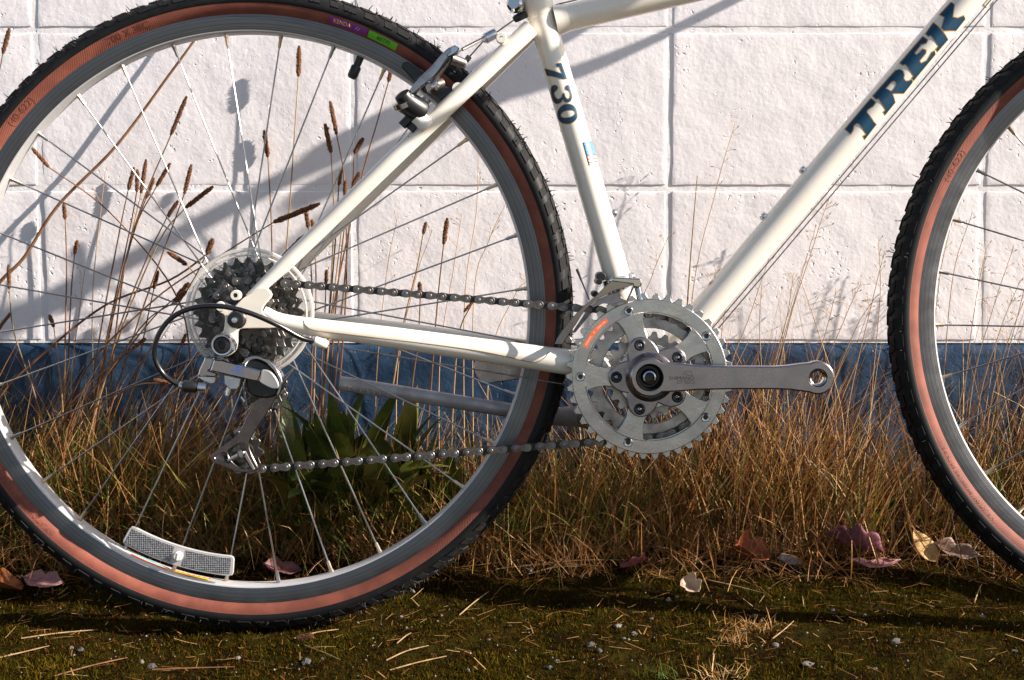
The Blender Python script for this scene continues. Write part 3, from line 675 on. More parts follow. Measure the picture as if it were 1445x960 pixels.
# bottle bosses and bolts on the down tube and seat tube
for (px, py) in ((1133, 240), (1076, 304)):
    p = bp(px, py, 0.0); ax = (DT1-DT0).normalized(); nrm = Vector((-ax.z, 0, ax.x)); s = (p-DT0).dot(ax); b0 = DT0+ax*s+nrm*0.0155
    mb = MB(); mb.lathe([(0.0042, 0), (0.0045, 0.0015), (0.0045, 0.003), (0.0036, 0.0048), (0.0016, 0.0052), (0.0014, 0.0035)], b0, nrm, 18); mb.build('bottle_bolt', M['alu'], bike)
for (px, py) in ((868, 300), (893, 390)):
    p = bp(px, py, 0.0); ax = ST_DIR; nrm = Vector((ax.z, 0, -ax.x)); s = (p-BB).dot(ax); b0 = BB+ax*s+nrm*0.0138
    mb = MB(); mb.lathe([(0.0042, 0), (0.0045, 0.0015), (0.0045, 0.003), (0.0036, 0.0048), (0.0016, 0.0052)], b0, nrm, 18); mb.build('bottle_bolt', M['alu'], bike)
# cables under the down tube, cable on the top tube
ax = (DT1-DT0).normalized(); nrm = Vector((ax.z, 0, -ax.x))
for (ofs, y) in ((0.0192, -0.006), (0.0248, -0.002)):
    mb = MB(); mb.tube([DT0+ax*0.03+nrm*(ofs-0.002)+Vector((0, y, 0)), DT1+nrm*ofs+Vector((0, y, 0))], 0.00072, 6); mb.build('shift_cable', M['chain'], bike)
st_ = bp(1391, 4, 0); s = (st_-DT0).dot(ax)
mb = MB(); mb.tube([DT0+ax*(s-0.004)+nrm*0.018, DT0+ax*(s+0.012)+nrm*0.018], 0.004, 10); mb.build('cable_stop', M['cream'], bike)
tax = (TT1-TT0).normalized(); tn = Vector((-tax.z, 0, tax.x))
mb = MB(); mb.tube([TT0+tax*0.004+tn*0.0163, TT1+tn*0.018], 0.00075, 6); mb.build('brake_cable', M['chain'], bike)

# --- out of the frame, but casting shadows and there from the side: seat post, saddle, stem, bar, fork
SP = ST_TOP + ST_DIR*0.20
mb = MB(); mb.tube([ST_TOP-ST_DIR*0.02, SP], 0.0132, 28); mb.build('seat_post', M['alu'], bike)
c = bp(729, 8, -0.02)
mb = MB(); mb.lathe([(0.0001, -0.012), (0.006, -0.012), (0.0085, -0.010), (0.0095, -0.004), (0.0075, 0.0), (0.0075, 0.012), (0.005, 0.014), (0.005, 0.03)], (c.x, -0.012, c.z+0.002), (0.25, 1, 0), 20); mb.build('seat_clamp_bolt', M['chrome'], bike)
def saddle():
    mb = MB(); secs = []
    for i in range(15):
        t = i/14; x = 0.155-0.28*t; wdt = 0.020+0.055*(max(0, t-0.35)/0.65)**1.3*1.05; wdt *= (0.55 if i == 0 else 1) * (0.9 if i == 14 else 1)
        zt = 0.012*math.sin(t*3.1)*-1 + 0.02*max(0, t-0.6); th = 0.030+0.018*t
        secs.append([(x, wdt*math.cos(a), zt+(th*0.55*math.sin(a) if math.sin(a) > 0 else th*0.8*math.sin(a))) for a in [2*math.pi*j/18 for j in range(18)]])
    n = 18; vs = [Vector(p)+SP+Vector((0.03, 0, 0.045)) for s_ in secs for p in s_]
    mb.add(vs, [(i*n+j, i*n+(j+1) % n, (i+1)*n+(j+1) % n, (i+1)*n+j) for i in range(14) for j in range(n)]+[tuple(range(n)), tuple(14*n+j for j in range(n-1, -1, -1))])
    mb.build('saddle', M['saddle'], bike)
    mb = MB()
    for s in (-1, 1): mb.tube(spline([SP+Vector((0.16, s*0.012, 0.025)), SP+Vector((0.08, s*0.022, 0.008)), SP+Vector((-0.03, s*0.022, 0.006)), SP+Vector((-0.10, s*0.03, 0.03))], 6), 0.0035, 8)
    mb.build('saddle_rail', M['steel'], bike)
saddle()
HTT = HT + HT_DIR*0.07; ST1 = HTT + HT_DIR*0.13; BAR = ST1 + Vector((0.085, 0, 0.015))
mb = MB(); mb.tube([HTT-HT_DIR*0.01, HTT+HT_DIR*0.008], 0.019, 24); mb.tube([HTT, ST1+HT_DIR*0.012], 0.0125, 20); mb.tube([ST1, BAR], 0.0125, 20); mb.tube([BAR+Vector((0, -0.022, 0)), BAR+Vector((0, 0.022, 0))], 0.0165, 22)
mb.build('stem', M['black'], bike)
BW = 0.291
barpts = spline([BAR+Vector((-0.035, -BW, 0.0)), BAR+Vector((-0.012, -0.16, 0)), BAR, BAR+Vector((-0.012, 0.16, 0)), BAR+Vector((-0.035, BW-0.002, 0.0))], 8)
mb = MB(); mb.tube(barpts, 0.0112, 16); mb.build('handlebar', M['black'], bike)
for s in (-1, 1):
    e = BAR+Vector((-0.035, s*(BW-0.004), 0)); i = BAR+Vector((-0.016, s*0.165, 0)); d = (e-i).normalized()
    mb = MB(); mb.tube([i, i+d*0.004, i+d*0.01, i+d*0.02, e-d*0.01, e-d*0.006, e], [0.0185, 0.019, 0.0165, 0.0158, 0.0165, 0.019, 0.018], 18); mb.build('grip', M['rubber'], bike)
    m0 = BAR+Vector((-0.012, s*0.140, 0))
    mb = MB(); mb.tube([m0-d*0.014, m0+d*0.014], 0.0175, 16); mb.box(m0+Vector((0.02, 0, -0.012)), (0.045, 0.03, 0.03), Matrix.Rotation(R(35), 3, 'Y'))
    mb.tube(spline([m0+Vector((0.035, 0, -0.022)), m0+Vector((0.058, s*0.03, -0.038)), m0+Vector((0.055, s*0.08, -0.046)), m0+Vector((0.050, s*0.125, -0.048))], 6), [0.0075]*7+[0.006]*12, 10)
    mb.build('brake_lever', M['alu'], bike)
    m1 = BAR+Vector((-0.010, s*0.105, 0))
    mb = MB(); mb.tube([m1-d*0.012, m1+d*0.012], 0.017, 16); mb.lathe([(0.004, -0.012), (0.022, -0.010), (0.026, 0.0), (0.024, 0.012), (0.010, 0.018)], m1+Vector((0.012, 0, -0.032)), (0.3, 0, -1), 20)
    mb.build('shifter', M['black'], bike)
    mb = MB(); mb.tube(spline([m0+Vector((0.035, 0, -0.012)), m0+Vector((0.12, -s*0.03, 0.02)), Vector((HT.x+0.12, s*0.05, HT.z+0.16)), HT+Vector((0.04, s*0.018, 0.02)), DT1+Vector((-0.05, -s*0.005, -0.04))], 8), 0.0025, 8); mb.build('cable_housing', M['housing'], bike)
    mb = MB(); mb.tube(spline([m1+Vector((0.0, 0, -0.03)), m1+Vector((0.11, -s*0.02, 0.01)), Vector((HT.x+0.10, s*0.03, HT.z+0.10)), HT+Vector((-0.03, s*0.02, -0.05))], 8), 0.0025, 8); mb.build('cable_housing', M['housing'], bike)
CR = HT - HT_DIR*0.078
mb = MB(); mb.tube([HT-HT_DIR*0.06, CR-HT_DIR*0.005], 0.018, 20); mb.box(CR, (0.03, 0.085, 0.025), Matrix.Rotation(R(18.5), 3, 'Y')); mb.build('fork_crown', M['cream'], bike)
for s in (-1, 1):
    a = CR+Vector((0, s*0.036, 0)); b = FHUB+Vector((0, s*0.052, 0)); e = a-HT_DIR*0.26
    mb = MB(); mb.tube(spline([a, a.lerp(e, .5), e, b+Vector((-0.012, 0, 0.035)), b], 6), [0.0125-0.0055*i/24 for i in range(25)], 18, flat=1.0); mb.build('fork_blade', M['cream'], bike)

# --- drivetrain: chainrings, crank, chain, cassette
def gear(c, n, r_in, depth=0.0046, tipadd=0.0022, tip=0.16, base=0.36, holes=()):
    rp = 0.0127/(2*math.sin(math.pi/n)); out = []
    for i in range(n):
        a = 2*math.pi*i/n; da = 2*math.pi/n
        for (f, r) in ((-0.5, rp-depth*0.80), (-base, rp-depth*0.62), (-tip-0.06, rp+tipadd*0.2), (-tip, rp+tipadd), (tip, rp+tipadd), (tip+0.06, rp+tipadd*0.2), (base, rp-depth*0.62)):
            out.append((c[0]+r*math.cos(a+f*da), c[1]+r*math.sin(a+f*da)))
    return [out] + ([circ(c, r_in, 48)] if r_in else []) + list(holes)
def window(c, ca, r0, r1, h0, h1, n=9):
    pts = [(r1, ca-h1+2*h1*i/n) for i in range(n+1)] + [(r0+(r1-r0)*0.45, ca+h1*1.04)] + [(r0, ca+h0-2*h0*i/n) for i in range(n+1)] + [(r0+(r1-r0)*0.45, ca-h1*1.04)]
    return smooth_loop([(c[0]+r*math.cos(a), c[1]+r*math.sin(a)) for r, a in pts], 2)
bc = (BB.x, BB.z)
def ring_obj(n, yf, th, windows, r_in, mtl, bev=0.0006):
    mb = MB(); mb.plate(gear(bc, n, r_in, holes=windows), yf, yf+th, bev); return mb.build('chainring', mtl, bike, sharp=28)
win = [window(bc, R(72*i), 0.0335, 0.0655, R(15), R(23.5)) for i in range(5)]
outer = ring_obj(42, -0.0545, 0.0035, win, 0.022, M['ring'])
# raised outer band and stamped arms of the big ring
mb = MB(); mb.plate([circ(bc, 0.0812, 96), circ(bc, 0.0672, 96)], -0.0556, -0.0540, 0.0007); mb.build('chainring_band', M['ring'], outer)
mid = ring_obj(32, -0.0465, 0.0028, [], 0.0505, M['ring2'])
inn = ring_obj(22, -0.0390, 0.0025, [], 0.034, M['ring2'])
rp42 = R(0)
for i in range(5):                              # bushings near the rim of the ring, bolts on the spider
    a = R(36+72*i); c = Vector((BB.x+0.0725*math.cos(a), -0.0555, BB.z+0.0725*math.sin(a)))
    mb = MB(); mb.lathe([(0.0026, 0.001), (0.0026, -0.0010), (0.0042, -0.0012), (0.0050, -0.0002), (0.0052, 0.001)], c, (0, 1, 0), 20, cap=False); mb.mi = 1; mb.lathe([(0.0001, -0.0004), (0.0027, -0.0004)], c, (0, 1, 0), 14, cap=False)
    mb.build('bushing', [M['chrome'], M['black']], outer)
sp_out = []
for i in range(180):
    a = 2*math.pi*i/180; q = math.cos(5*(a-R(36))); r = 0.0285 + 0.0148*(0.5+0.5*q)**0.55; sp_out.append((BB.x+r*math.cos(a), BB.z+r*math.sin(a)))
mb = MB(); mb.plate([sp_out], -0.0610, -0.0548, 0.0012)
mb.lathe([(0.0100, 0.0), (0.0255, 0.0), (0.0258, -0.0004), (0.0232, -0.0030), (0.0216, -0.0085), (0.0208, -0.0150)], (BB.x, -0.0612, BB.z), (0, 1, 0), 48, cap=False)
spider = mb.build('spider', M['crank'], bike, sharp=40)
for i in range(5):
    a = R(36+72*i); c = Vector((BB.x+0.0352*math.cos(a), -0.0612, BB.z+0.0352*math.sin(a)))
    mb = MB(); mb.lathe([(0.0030, 0.0008), (0.0030, -0.0012), (0.0046, -0.0016), (0.0060, -0.0008), (0.0061, 0.0008)], c, (0, 1, 0), 22, cap=False); mb.mi = 1; mb.lathe([(0.0001, 0.0), (0.0012, -0.0010), (0.0032, 0.0002)], c, (0, 1, 0), 12, cap=False)
    mb.build('chainring_bolt', [M['black'], M['chrome']], spider)
YC = -0.083                                     # outer face of the crank arm
pe = bp(1154.5, 533.5, YC); cc = bp(917, 533, YC)
def crank_outline():
    d = Vector((pe.x-cc.x, pe.z-cc.z)); L = d.length; d.normalize(); nn = Vector((-d.y, d.x)); pts = []
    c0 = Vector((cc.x, cc.z)); c1 = Vector((pe.x, pe.z))
    for i in range(20): a = R(50+260*i/19); pts.append(c0 + d*(0.0200*math.cos(a)) + nn*(0.0200*math.sin(a)))
    for s_, w in ((0.030, -0.0145), (0.05, -0.0128), (0.09, -0.0120), (0.13, -0.0120), (L-0.028, -0.0126), (L-0.016, -0.0142)): pts.append(c0+d*s_+nn*w)
    for i in range(20): a = R(-118+236*i/19); pts.append(c1 + d*(0.0172*math.cos(a)) + nn*(0.0172*math.sin(a)))
    for s_, w in ((L-0.016, 0.0146), (L-0.030, 0.0126), (0.13, 0.0116), (0.09, 0.0116), (0.05, 0.0124), (0.030, 0.0148)): pts.append(c0+d*s_+nn*w)
    return [(p.x, p.y) for p in pts]
mb = MB(); mb.plate([crank_outline(), circ((cc.x, cc.z), 0.0128, 32), circ((pe.x, pe.z), 0.0082, 28)], YC, YC+0.013, 0.0016)
crank = mb.build('crank_arm', M['crank'], bike, sharp=32)
mb = MB(); mb.lathe([(0.0130, -0.0004), (0.0118, 0.0050), (0.0112, 0.0115), (0.0085, 0.0115), (0.0080, 0.006), (0.0062, 0.0035), (0.0055, 0.0030), (0.0048, 0.0060), (0.0001, 0.0062)], cc, (0, 1, 0), 36, cap=False); mb.build('crank_bolt', M['black'], crank)
mb = MB(); mb.lathe([(0.0062, 0.0032), (0.0066, 0.0024), (0.0052, 0.0020), (0.0047, 0.0030)], cc, (0, 1, 0), 32, closed=True); mb.build('washer', M['chrome'], crank)
mb = MB(); pr = [(0.0084, 0.0)] + [(0.0074 if i % 2 else 0.0069, 0.0010+0.0011*i) for i in range(11)]; mb.lathe(pr, pe, (0, 1, 0), 28, cap=False); mb.build('pedal_thread', M['chrome'], crank)
# etched maker's mark on the crank
def flat_text(body, size, px, py, y, material, parent, sx=1.0, shear=0.0, rot=0.0, bold=False):
    vs, fs = text_mesh(body, size); c = bp(px, py, y); mb = MB()
    q = [(u*sx+v*shear, v) for (u, v, w) in vs]
    q = [(u*math.cos(rot)-v*math.sin(rot), u*math.sin(rot)+v*math.cos(rot)) for u, v in q]
    mb.add([(c.x+u, y, c.z+v) for u, v in q], fs)
    if bold: mb.add([(c.x+u+0.00022, y-0.00003, c.z+v) for u, v in q], fs)
    return mb.build('lettering', material, parent)
oc, kc = (880, 490), 9.6
flat_text('SHIMANO', 0.0052, 961.8, 534, YC-0.0002, M['etched'], crank, 1.12, bold=True)
def line_mark(loops, off, k, y, w, material, parent, name='emblem'):
    mb = MB()
    for lp in loops:
        pts = [bp(off[0]+a/k, off[1]+b/k, y) for a, b in lp]
        for a, b in zip(pts, pts[1:]):
            d = (b-a).normalized()*w*0.3; n = Vector((-(b-a).normalized().z, 0, (b-a).normalized().x))*w*0.5
            mb.add([a-d-n, b+d-n, b+d+n, a-d+n], [(0, 1, 2, 3)])
    return mb.build(name, material, parent)
line_mark([[(790, 385), (825, 335), (915, 328), (935, 388)], [(825, 385), (850, 350), (865, 385), (925, 385)], [(725, 492), (740, 460), (795, 456), (775, 492), (725, 492)], [(815, 470), (830, 456), (950, 456), (962, 498), (935, 498), (925, 474), (835, 474), (850, 490), (900, 494)]], oc, kc, YC-0.0002, 0.0005, M['etched'], crank)
# orange sticker on the big ring
mb = MB(); a0, a1 = R(127), R(155.5); ra, rb = 0.0722, 0.0767
pts = [(BB.x+rb*math.cos(a0+(a1-a0)*i/20), BB.z+rb*math.sin(a0+(a1-a0)*i/20)) for i in range(21)] + [(BB.x+ra*math.cos(a1-(a1-a0)*i/20), BB.z+ra*math.sin(a1-(a1-a0)*i/20)) for i in range(21)]
mb.plate([pts], -0.05595, -0.0556); mb.build('sticker', M['orange'], outer)
mb = MB()
for body, ang, sz in (('SHIMANO', 149.5, 0.0024), ('Chain only', 133.5, 0.0027), ('=', 141.5, 0.0045)):
    vs, fs = text_mesh(body, sz); mb.add([(BB.x+(0.07445+v)*math.cos(R(ang)-u/0.0744), -0.0561, BB.z+(0.07445+v)*math.sin(R(ang)-u/0.0744)) for u, v, w in vs], fs)
lettering_(mb, M['white_print'], outer)
# bottom bracket axle and the far crank
mb = MB(); mb.tube([BB+Vector((0, -0.06, 0)), BB+Vector((0, 0.085, 0))], 0.0085, 18); mb.build('crank_axle', M['chain'], bike)
lp = [(2*BB.x-x, 2*BB.z-z) for x, z in crank_outline()]
mb = MB(); mb.plate([lp], 0.066, 0.079, 0.001); mb.build('crank_arm', M['crank'], bike, sharp=32)

# chain path
P1 = bp(374, 550, -0.045); PL = bp(343.5, 638, -0.047)
circles = [((0, HUB.z), 0.0350, 1), ((BB.x, BB.z), 0.0648, 1), ((PL.x, PL.z), 0.0202, 1), ((P1.x, P1.z), 0.0202, -1)]
segs = []
for i in range(4):
    (c1, r1, s1), (c2, r2, s2) = circles[i], circles[(i+1) % 4]; d = Vector(c2)-Vector(c1); phi = math.atan2(d.y, d.x)
    th = phi - math.asin((s1*r1-s2*r2)/d.length); nn = Vector((-math.sin(th), math.cos(th))); segs.append((Vector(c1)+nn*(s1*r1), Vector(c2)+nn*(s2*r2)))
path = []
for i in range(4):
    a, b = segs[i]; k = max(2, int((b-a).length/0.002)); path += [a.lerp(b, j/k) for j in range(k)]
    c2, r2, s2 = circles[(i+1) % 4]; c2 = Vector(c2); nxt = segs[(i+1) % 4][0]
    a0 = math.atan2(b.y-c2.y, b.x-c2.x); a1 = math.atan2(nxt.y-c2.y, nxt.x-c2.x)
    if s2 > 0:
        while a1 > a0: a1 -= 2*math.pi
    else:
        while a1 < a0: a1 += 2*math.pi
    k = max(2, int(abs(a1-a0)*r2/0.002)); path += [c2+Vector((math.cos(a0+(a1-a0)*j/k), math.sin(a0+(a1-a0)*j/k)))*r2 for j in range(k)]
path.append(path[0]); cum = [0]
for a, b in zip(path, path[1:]): cum.append(cum[-1]+(b-a).length)
nl = int(round(cum[-1]/0.0127/2))*2; pitch = cum[-1]/nl; pins = []; j = 0
for i in range(nl):
    s = i*pitch
    while cum[j+1] < s: j += 1
    t = (s-cum[j])/max(1e-9, cum[j+1]-cum[j]); pins.append(path[j].lerp(path[j+1], t))
def ychain(x): t = max(0, min(1, x/BB.x)); return -0.0405-0.0065*t
mb = MB()
for p in pins: mb.lathe([(0.0036, -0.0018), (0.0036, 0.0018)], (p.x, ychain(p.x), p.y), (0, 1, 0), 10)
chain = mb.build('chain', M['chain_dark'], bike)
def link_mesh(kind):
    h = pitch/2; rr = 0.0044; pts = []
    waist = 0.0028 if kind == 'outer' else 0.0033
    for sx in (1, -1):
        for i in range(9):
            a = R(-105+210*i/8) if sx > 0 else R(75+210*i/8); pts.append((sx*h+rr*math.cos(a), rr*math.sin(a)))
        pts.append((0, waist*sx))
    mb = MB()
    y = -0.0034 if kind == 'outer' else -0.0022
    mb.plate([pts], y, y+0.0010, 0.00025); mb.plate([pts], -y-0.0010, -y, 0.0)
    if kind == 'outer':
        for sx in (1, -1): mb.mi = 1; mb.lathe([(0.0001, -0.0040), (0.0017, -0.0039), (0.0020, -0.0036), (0.0020, 0.0042)], (sx*h, 0, 0), (0, 1, 0), 12)
    return mb.mesh('chain_link', [M['chain'] if kind == 'outer' else M['chain_dark'], M['pin']], 35)
lm = {k: link_mesh(k) for k in ('outer', 'inner')}
for i in range(nl):
    a, b = pins[i], pins[(i+1) % nl]; m = (a+b)/2; o = bpy.data.objects.new('chain_link', lm['outer' if i % 2 else 'inner']); C.objects.link(o); o.parent = chain
    o.location = (m.x, ychain(m.x), m.y); o.rotation_euler = (0, -math.atan2((b-a).y, (b-a).x), 0)
# cassette
hc = (0, HUB.z)
mb = MB(); mb.lathe([(0.006, -0.0565), (0.0095, -0.0565), (0.0150, -0.0545), (0.0165, -0.0530), (0.0175, -0.0500), (0.0175, -0.0200)], (0, 0, HUB.z), (0, 1, 0), 30, cap=False); cas = mb.build('cassette', M['cog'], bike)
for i, nt_ in enumerate((13, 15, 17, 20, 22, 25, 28)):
    yy = -0.0515 + 0.0046*i
    rp = 0.0127/(2*math.sin(math.pi/nt_)); holes = []
    if nt_ >= 17:
        m_ = 9 if nt_ < 23 else 14; rh = rp-0.0095; holes = [circ((rh*math.cos(2*math.pi*q/m_+i), HUB.z+rh*math.sin(2*math.pi*q/m_+i)), 0.0028, 10) for q in range(m_)]
    mb = MB(); mb.plate(gear(hc, nt_, 0.0165, tip=0.10, tipadd=0.0026, holes=holes), yy, yy+0.0019, 0.0003); mb.build('sprocket', M['cog'], cas, sharp=30)
mb = MB(); mb.plate([circ(hc, 0.0670, 72), circ(hc, 0.026, 48)], -0.0205, -0.0190); mb.mi = 1
mb.lathe([(0.0678, 0.002), (0.0690, 0.0), (0.0678, -0.003), (0.0655, -0.003), (0.0648, 0.0)], (0, -0.0190, HUB.z), (0, 1, 0), 72, closed=True); mb.lathe([(0.0600, -0.0012), (0.0610, -0.0024), (0.0620, -0.0012)], (0, -0.0200, HUB.z), (0, 1, 0), 72, closed=True)
for q in range(12):
    a = 2*math.pi*q/12; mb.lathe([(0.0042, 0), (0.0050, -0.0012), (0.0055, 0)], (0.0535*math.cos(a), -0.0208, HUB.z+0.0535*math.sin(a)), (0, 1, 0), 14, closed=True)
mb.build('spoke_protector', [M['clear'], M['clear_edge']], bike)

# --- rear derailleur
rd = None
def piece(name, loop, off, k, yf, yb, material, parent, bev=0.0006, smooth=0, sharp=35, holes=()):
    lp = pxloop(loop, yf, off, k)
    if smooth: lp = smooth_loop(lp, smooth)
    hs = [smooth_loop(pxloop(h, yf, off, k), 3) for h in holes]
    mb = MB(); mb.plate([lp]+hs, yf, yb, bev); return mb.build(name, material, parent, sharp=sharp)
o2, k2 = (260, 480), 8.0
rd = piece('rear_derailleur', [(335, 222), (420, 225), (872, 345), (862, 400), (832, 468), (780, 462), (290, 348), (300, 320)], o2, k2, -0.096, -0.078, M['chrome'], bike, 0.0012)
piece('derailleur_knuckle', [(232, 195), (332, 207), (318, 260), (275, 345), (360, 370), (366, 400), (340, 420), (150, 402), (170, 330), (205, 260)], o2, k2, -0.093, -0.074, M['chrome'], rd, 0.0012)
piece('derailleur_knuckle', [(150, 405), (340, 410), (362, 430), (345, 490), (300, 500), (250, 480), (150, 430)], o2, k2, -0.090, -0.074, M['alu'], rd, 0.001)
piece('limit_block', [(440, 385), (645, 432), (625, 520), (600, 560), (520, 560), (450, 500)], o2, k2, -0.091, -0.076, M['alu'], rd, 0.001)
a, b = bp(326, 547, -0.084), bp(322, 558.5, -0.084)
mb = MB(); mb.tube([a, a.lerp(b, .7), a.lerp(b, .72), b], [0.0042, 0.0042, 0.0034, 0.0034], 16); mb.build('limit_screw', M['chrome'], rd)
a, b = bp(340, 560, -0.078), bp(345, 567, -0.078)
mb = MB(); mb.tube([a, b], [0.0018, 0.0022], 12); mb.build('limit_screw', M['chrome'], rd)
piece('pulley_knuckle', [(690, 250), (780, 215), (900, 250), (1000, 330), (1068, 450), (1062, 540), (1040, 620), (960, 655), (820, 648), (730, 600), (700, 520), (690, 400)], o2, k2, -0.082, -0.060, M['black'], rd, 0.002, smooth=3)
piece('knuckle_cap', [(868, 340), (960, 350), (1030, 420), (1066, 500), (1055, 545), (1000, 552), (920, 520), (845, 470), (860, 420)], o2, k2, -0.0875, -0.080, M['grey'], rd, 0.001, smooth=3)
piece('chrome_band', [(655, 262), (700, 205), (770, 178), (860, 188), (960, 235), (1040, 320), (1095, 420), (1106, 500), (1085, 590), (1050, 640), (1040, 600), (1070, 520), (1066, 450), (1010, 345), (930, 265), (850, 225), (780, 218), (720, 245), (690, 280)], o2, k2, -0.085, -0.066, M['chrome'], rd, 0.0008, smooth=2)
c = bp(313.8, 487, -0.080)
mb = MB(); mb.lathe([(0.0115, 0.018), (0.0115, 0.0), (0.0104, -0.0028), (0.0090, -0.0026), (0.0088, 0.0)], c, (0, 1, 0), 30, cap=False); mb.mi = 1
mb.lathe([(0.0086, -0.0005), (0.0078, -0.0034), (0.0044, -0.0040), (0.0040, 0.0010), (0.0001, 0.0012)], c, (0, 1, 0), 24, cap=False); mb.build('mounting_bolt', [M['alu'], M['black']], rd)
c2 = bp(333, 490, -0.076); mb = MB(); mb.tube([c+Vector((0.004, 0.004, 0)), c2], [0.006, 0.004], 10); mb.build('stop_screw', M['alu'], rd)
# cage
cage_out = [(452, 640), (480, 625), (535, 600), (520, 650), (470, 730), (428, 800), (438, 850), (458, 890), (462, 910), (445, 920), (395, 922), (330, 900), (283, 882), (272, 862), (285, 845), (340, 805), (385, 770), (412, 715)]
hole1 = [(350, 830), (400, 802), (412, 830), (436, 890), (440, 905), (400, 908), (365, 885), (345, 855)]
hole2 = [(292, 862), (330, 842), (345, 868), (352, 888), (310, 875)]
piece('cage_plate', cage_out, o1, k1, -0.0585, -0.0560, M['cagealloy'], rd, 0.0006, smooth=2, holes=[hole1, hole2])
piece('cage_plate', cage_out, o1, k1, -0.0365, -0.0345, M['crank'], rd, 0.0003, smooth=2)
for (pc, nm) in ((P1, 1), (PL, 2)):
    mb = MB(); mb.plate(gear((pc.x, pc.z), 10, 0.0035, tip=0.09, tipadd=0.0012), -0.0485, -0.0455, 0.0004); mb.lathe([(0.0035, -0.0510), (0.0110, -0.0508), (0.0118, -0.0485), (0.0118, -0.0455), (0.0035, -0.0445)], (pc.x, 0, pc.z), (0, 1, 0), 24, cap=False)
    pu = mb.build('jockey_wheel', M['cog'], rd, sharp=30)
    mb = MB(); mb.lathe([(0.0001, -0.0605), (0.0028, -0.0605), (0.0042, -0.0592), (0.0045, -0.0580), (0.0045, -0.0505)], (pc.x, 0, pc.z), (0, 1, 0), 18); mb.build('jockey_bolt', M['chrome'], rd)
a, b = bp(343.5, 638, -0.0578), bp(358, 663, -0.0578)
mb = MB(); mb.tube([a, b], [0.0032, 0.0022], 8, flat=0.5); mb.tube([a, bp(322, 650, -0.0578)], [0.0030, 0.0022], 8, flat=0.5); mb.build('cage_arm', M['chrome'], rd)
# blue maker's mark on the derailleur
line_mark([[(515, 350), (545, 345), (580, 285), (655, 292), (655, 388), (600, 378), (515, 358)], [(560, 330), (645, 340)], [(580, 305), (640, 312)], [(560, 350), (640, 362)], [(600, 290), (590, 375)], [(625, 292), (620, 380)]], o2, k2, -0.0963, 0.0007, M['bluelogo'], rd)
# gear cable: black housing loop, ferrules, barrel
hp = [(446, 482, -.068), (425, 477, -.075), (390, 458, -.088), (350, 441, -.098), (312, 432.5, -.102), (275, 434, -.102), (243, 448, -.100), (223, 474, -.098), (218, 502, -.095), (228, 525, -.092), (244, 539, -.090), (256, 544, -.088)]
mb = MB(); mb.tube(spline([bp(*q) for q in hp], 6), 0.0027, 12); mb.build('cable_housing', M['housing'], rd)
mb = MB(); a, b = bp(258, 545, -.088), bp(280, 546.5, -.088); mb.tube([a, a.lerp(b, .1), a.lerp(b, .75), b], [0.0048, 0.0062, 0.0062, 0.0045], 14); mb.build('barrel_adjuster', M['black'], rd)
mb = MB(); a, b = bp(280, 546.5, -.088), bp(291, 547.5, -.088); mb.tube([a, b], [0.0055, 0.0050], 12); mb.tube([bp(253, 543.5, -.088), bp(259, 545, -.088)], 0.0038, 10); mb.build('ferrule', M['alu'], rd)
mb = MB(); a, b = bp(443, 481, -.068), bp(462, 487, -.064); mb.tube([a, a.lerp(b, .08), a.lerp(b, .9), b], [0.0044, 0.0052, 0.0050, 0.0040], 14); mb.build('cable_stop', M['cream'], bike)
mb = MB(); mb.tube([bp(440, 480, -.068), bp(445, 482, -.068)], 0.0038, 12); mb.build('ferrule', M['alu'], rd)
mb = MB(); mb.tube([bp(462, 487, -.064), bp(830, 548, -.03)], 0.0007, 6); mb.build('gear_cable', M['chain'], bike)

# --- front derailleur
o3, k3 = (770, 370), 6.856
fd = piece('front_derailleur', [(632, 185), (760, 196), (838, 214), (828, 232), (760, 250), (680, 272), (600, 310), (520, 352), (440, 408), (370, 480), (330, 545), (290, 610), (240, 680), (195, 745), (165, 800), (90, 796), (110, 740), (170, 650), (230, 570), (300, 492), (380, 415), (460, 350), (540, 272), (590, 220)], o3, k3, -0.0685, -0.0667, M['cagechrome'], bike, 0.0006, sharp=30)
piece('cage_top', [(640, 150), (740, 152), (915, 160), (932, 185), (928, 225), (900, 250), (850, 240), (840, 214), (770, 205), (632, 186)], o3, k3, -0.069, -0.040, M['chrome'], fd, 0.0012)
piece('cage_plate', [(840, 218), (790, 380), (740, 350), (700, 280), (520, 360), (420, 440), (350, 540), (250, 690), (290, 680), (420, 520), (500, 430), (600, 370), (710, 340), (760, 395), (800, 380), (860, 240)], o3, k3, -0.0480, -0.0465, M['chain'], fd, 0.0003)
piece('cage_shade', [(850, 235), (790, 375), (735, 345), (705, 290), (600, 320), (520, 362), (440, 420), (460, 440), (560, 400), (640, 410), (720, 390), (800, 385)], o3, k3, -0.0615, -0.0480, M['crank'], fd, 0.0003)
for (a, b, r, y0, y1) in ((540, 140, 45, -0.045, -0.005), (520, 190, 30, -0.05, 0.0), (480, 310, 32, -0.04, -0.01)):
    c = bp(o3[0]+a/k3, o3[1]+b/k3, y0); mb = MB(); mb.lathe([(0.0001, 0), (r/k3/1340*0.8, 0.0), (r/k3/1340, 0.002), (r/k3/1340, y1-y0)], c, (0, 1, 0), 16); mb.build('pivot', M['black'], fd)
c = bp(867, 398, 0.0); ax = ST_DIR; s = (c-BB).dot(ax); mb = MB(); mb.lathe([(0.0146, -0.011), (0.0172, -0.010), (0.0172, 0.004), (0.0146, 0.005)], BB+ax*s, ax, 30, cap=False); mb.build('band_clamp', M['chrome'], fd)
c = bp(901, 411, -0.05); mb = MB(); mb.lathe([(0.0001, -0.012), (0.003, -0.012), (0.0036, -0.01), (0.0036, 0.012)], c, (-0.2, 0.2, 1), 14); mb.build('limit_screw', M['chrome'], fd)
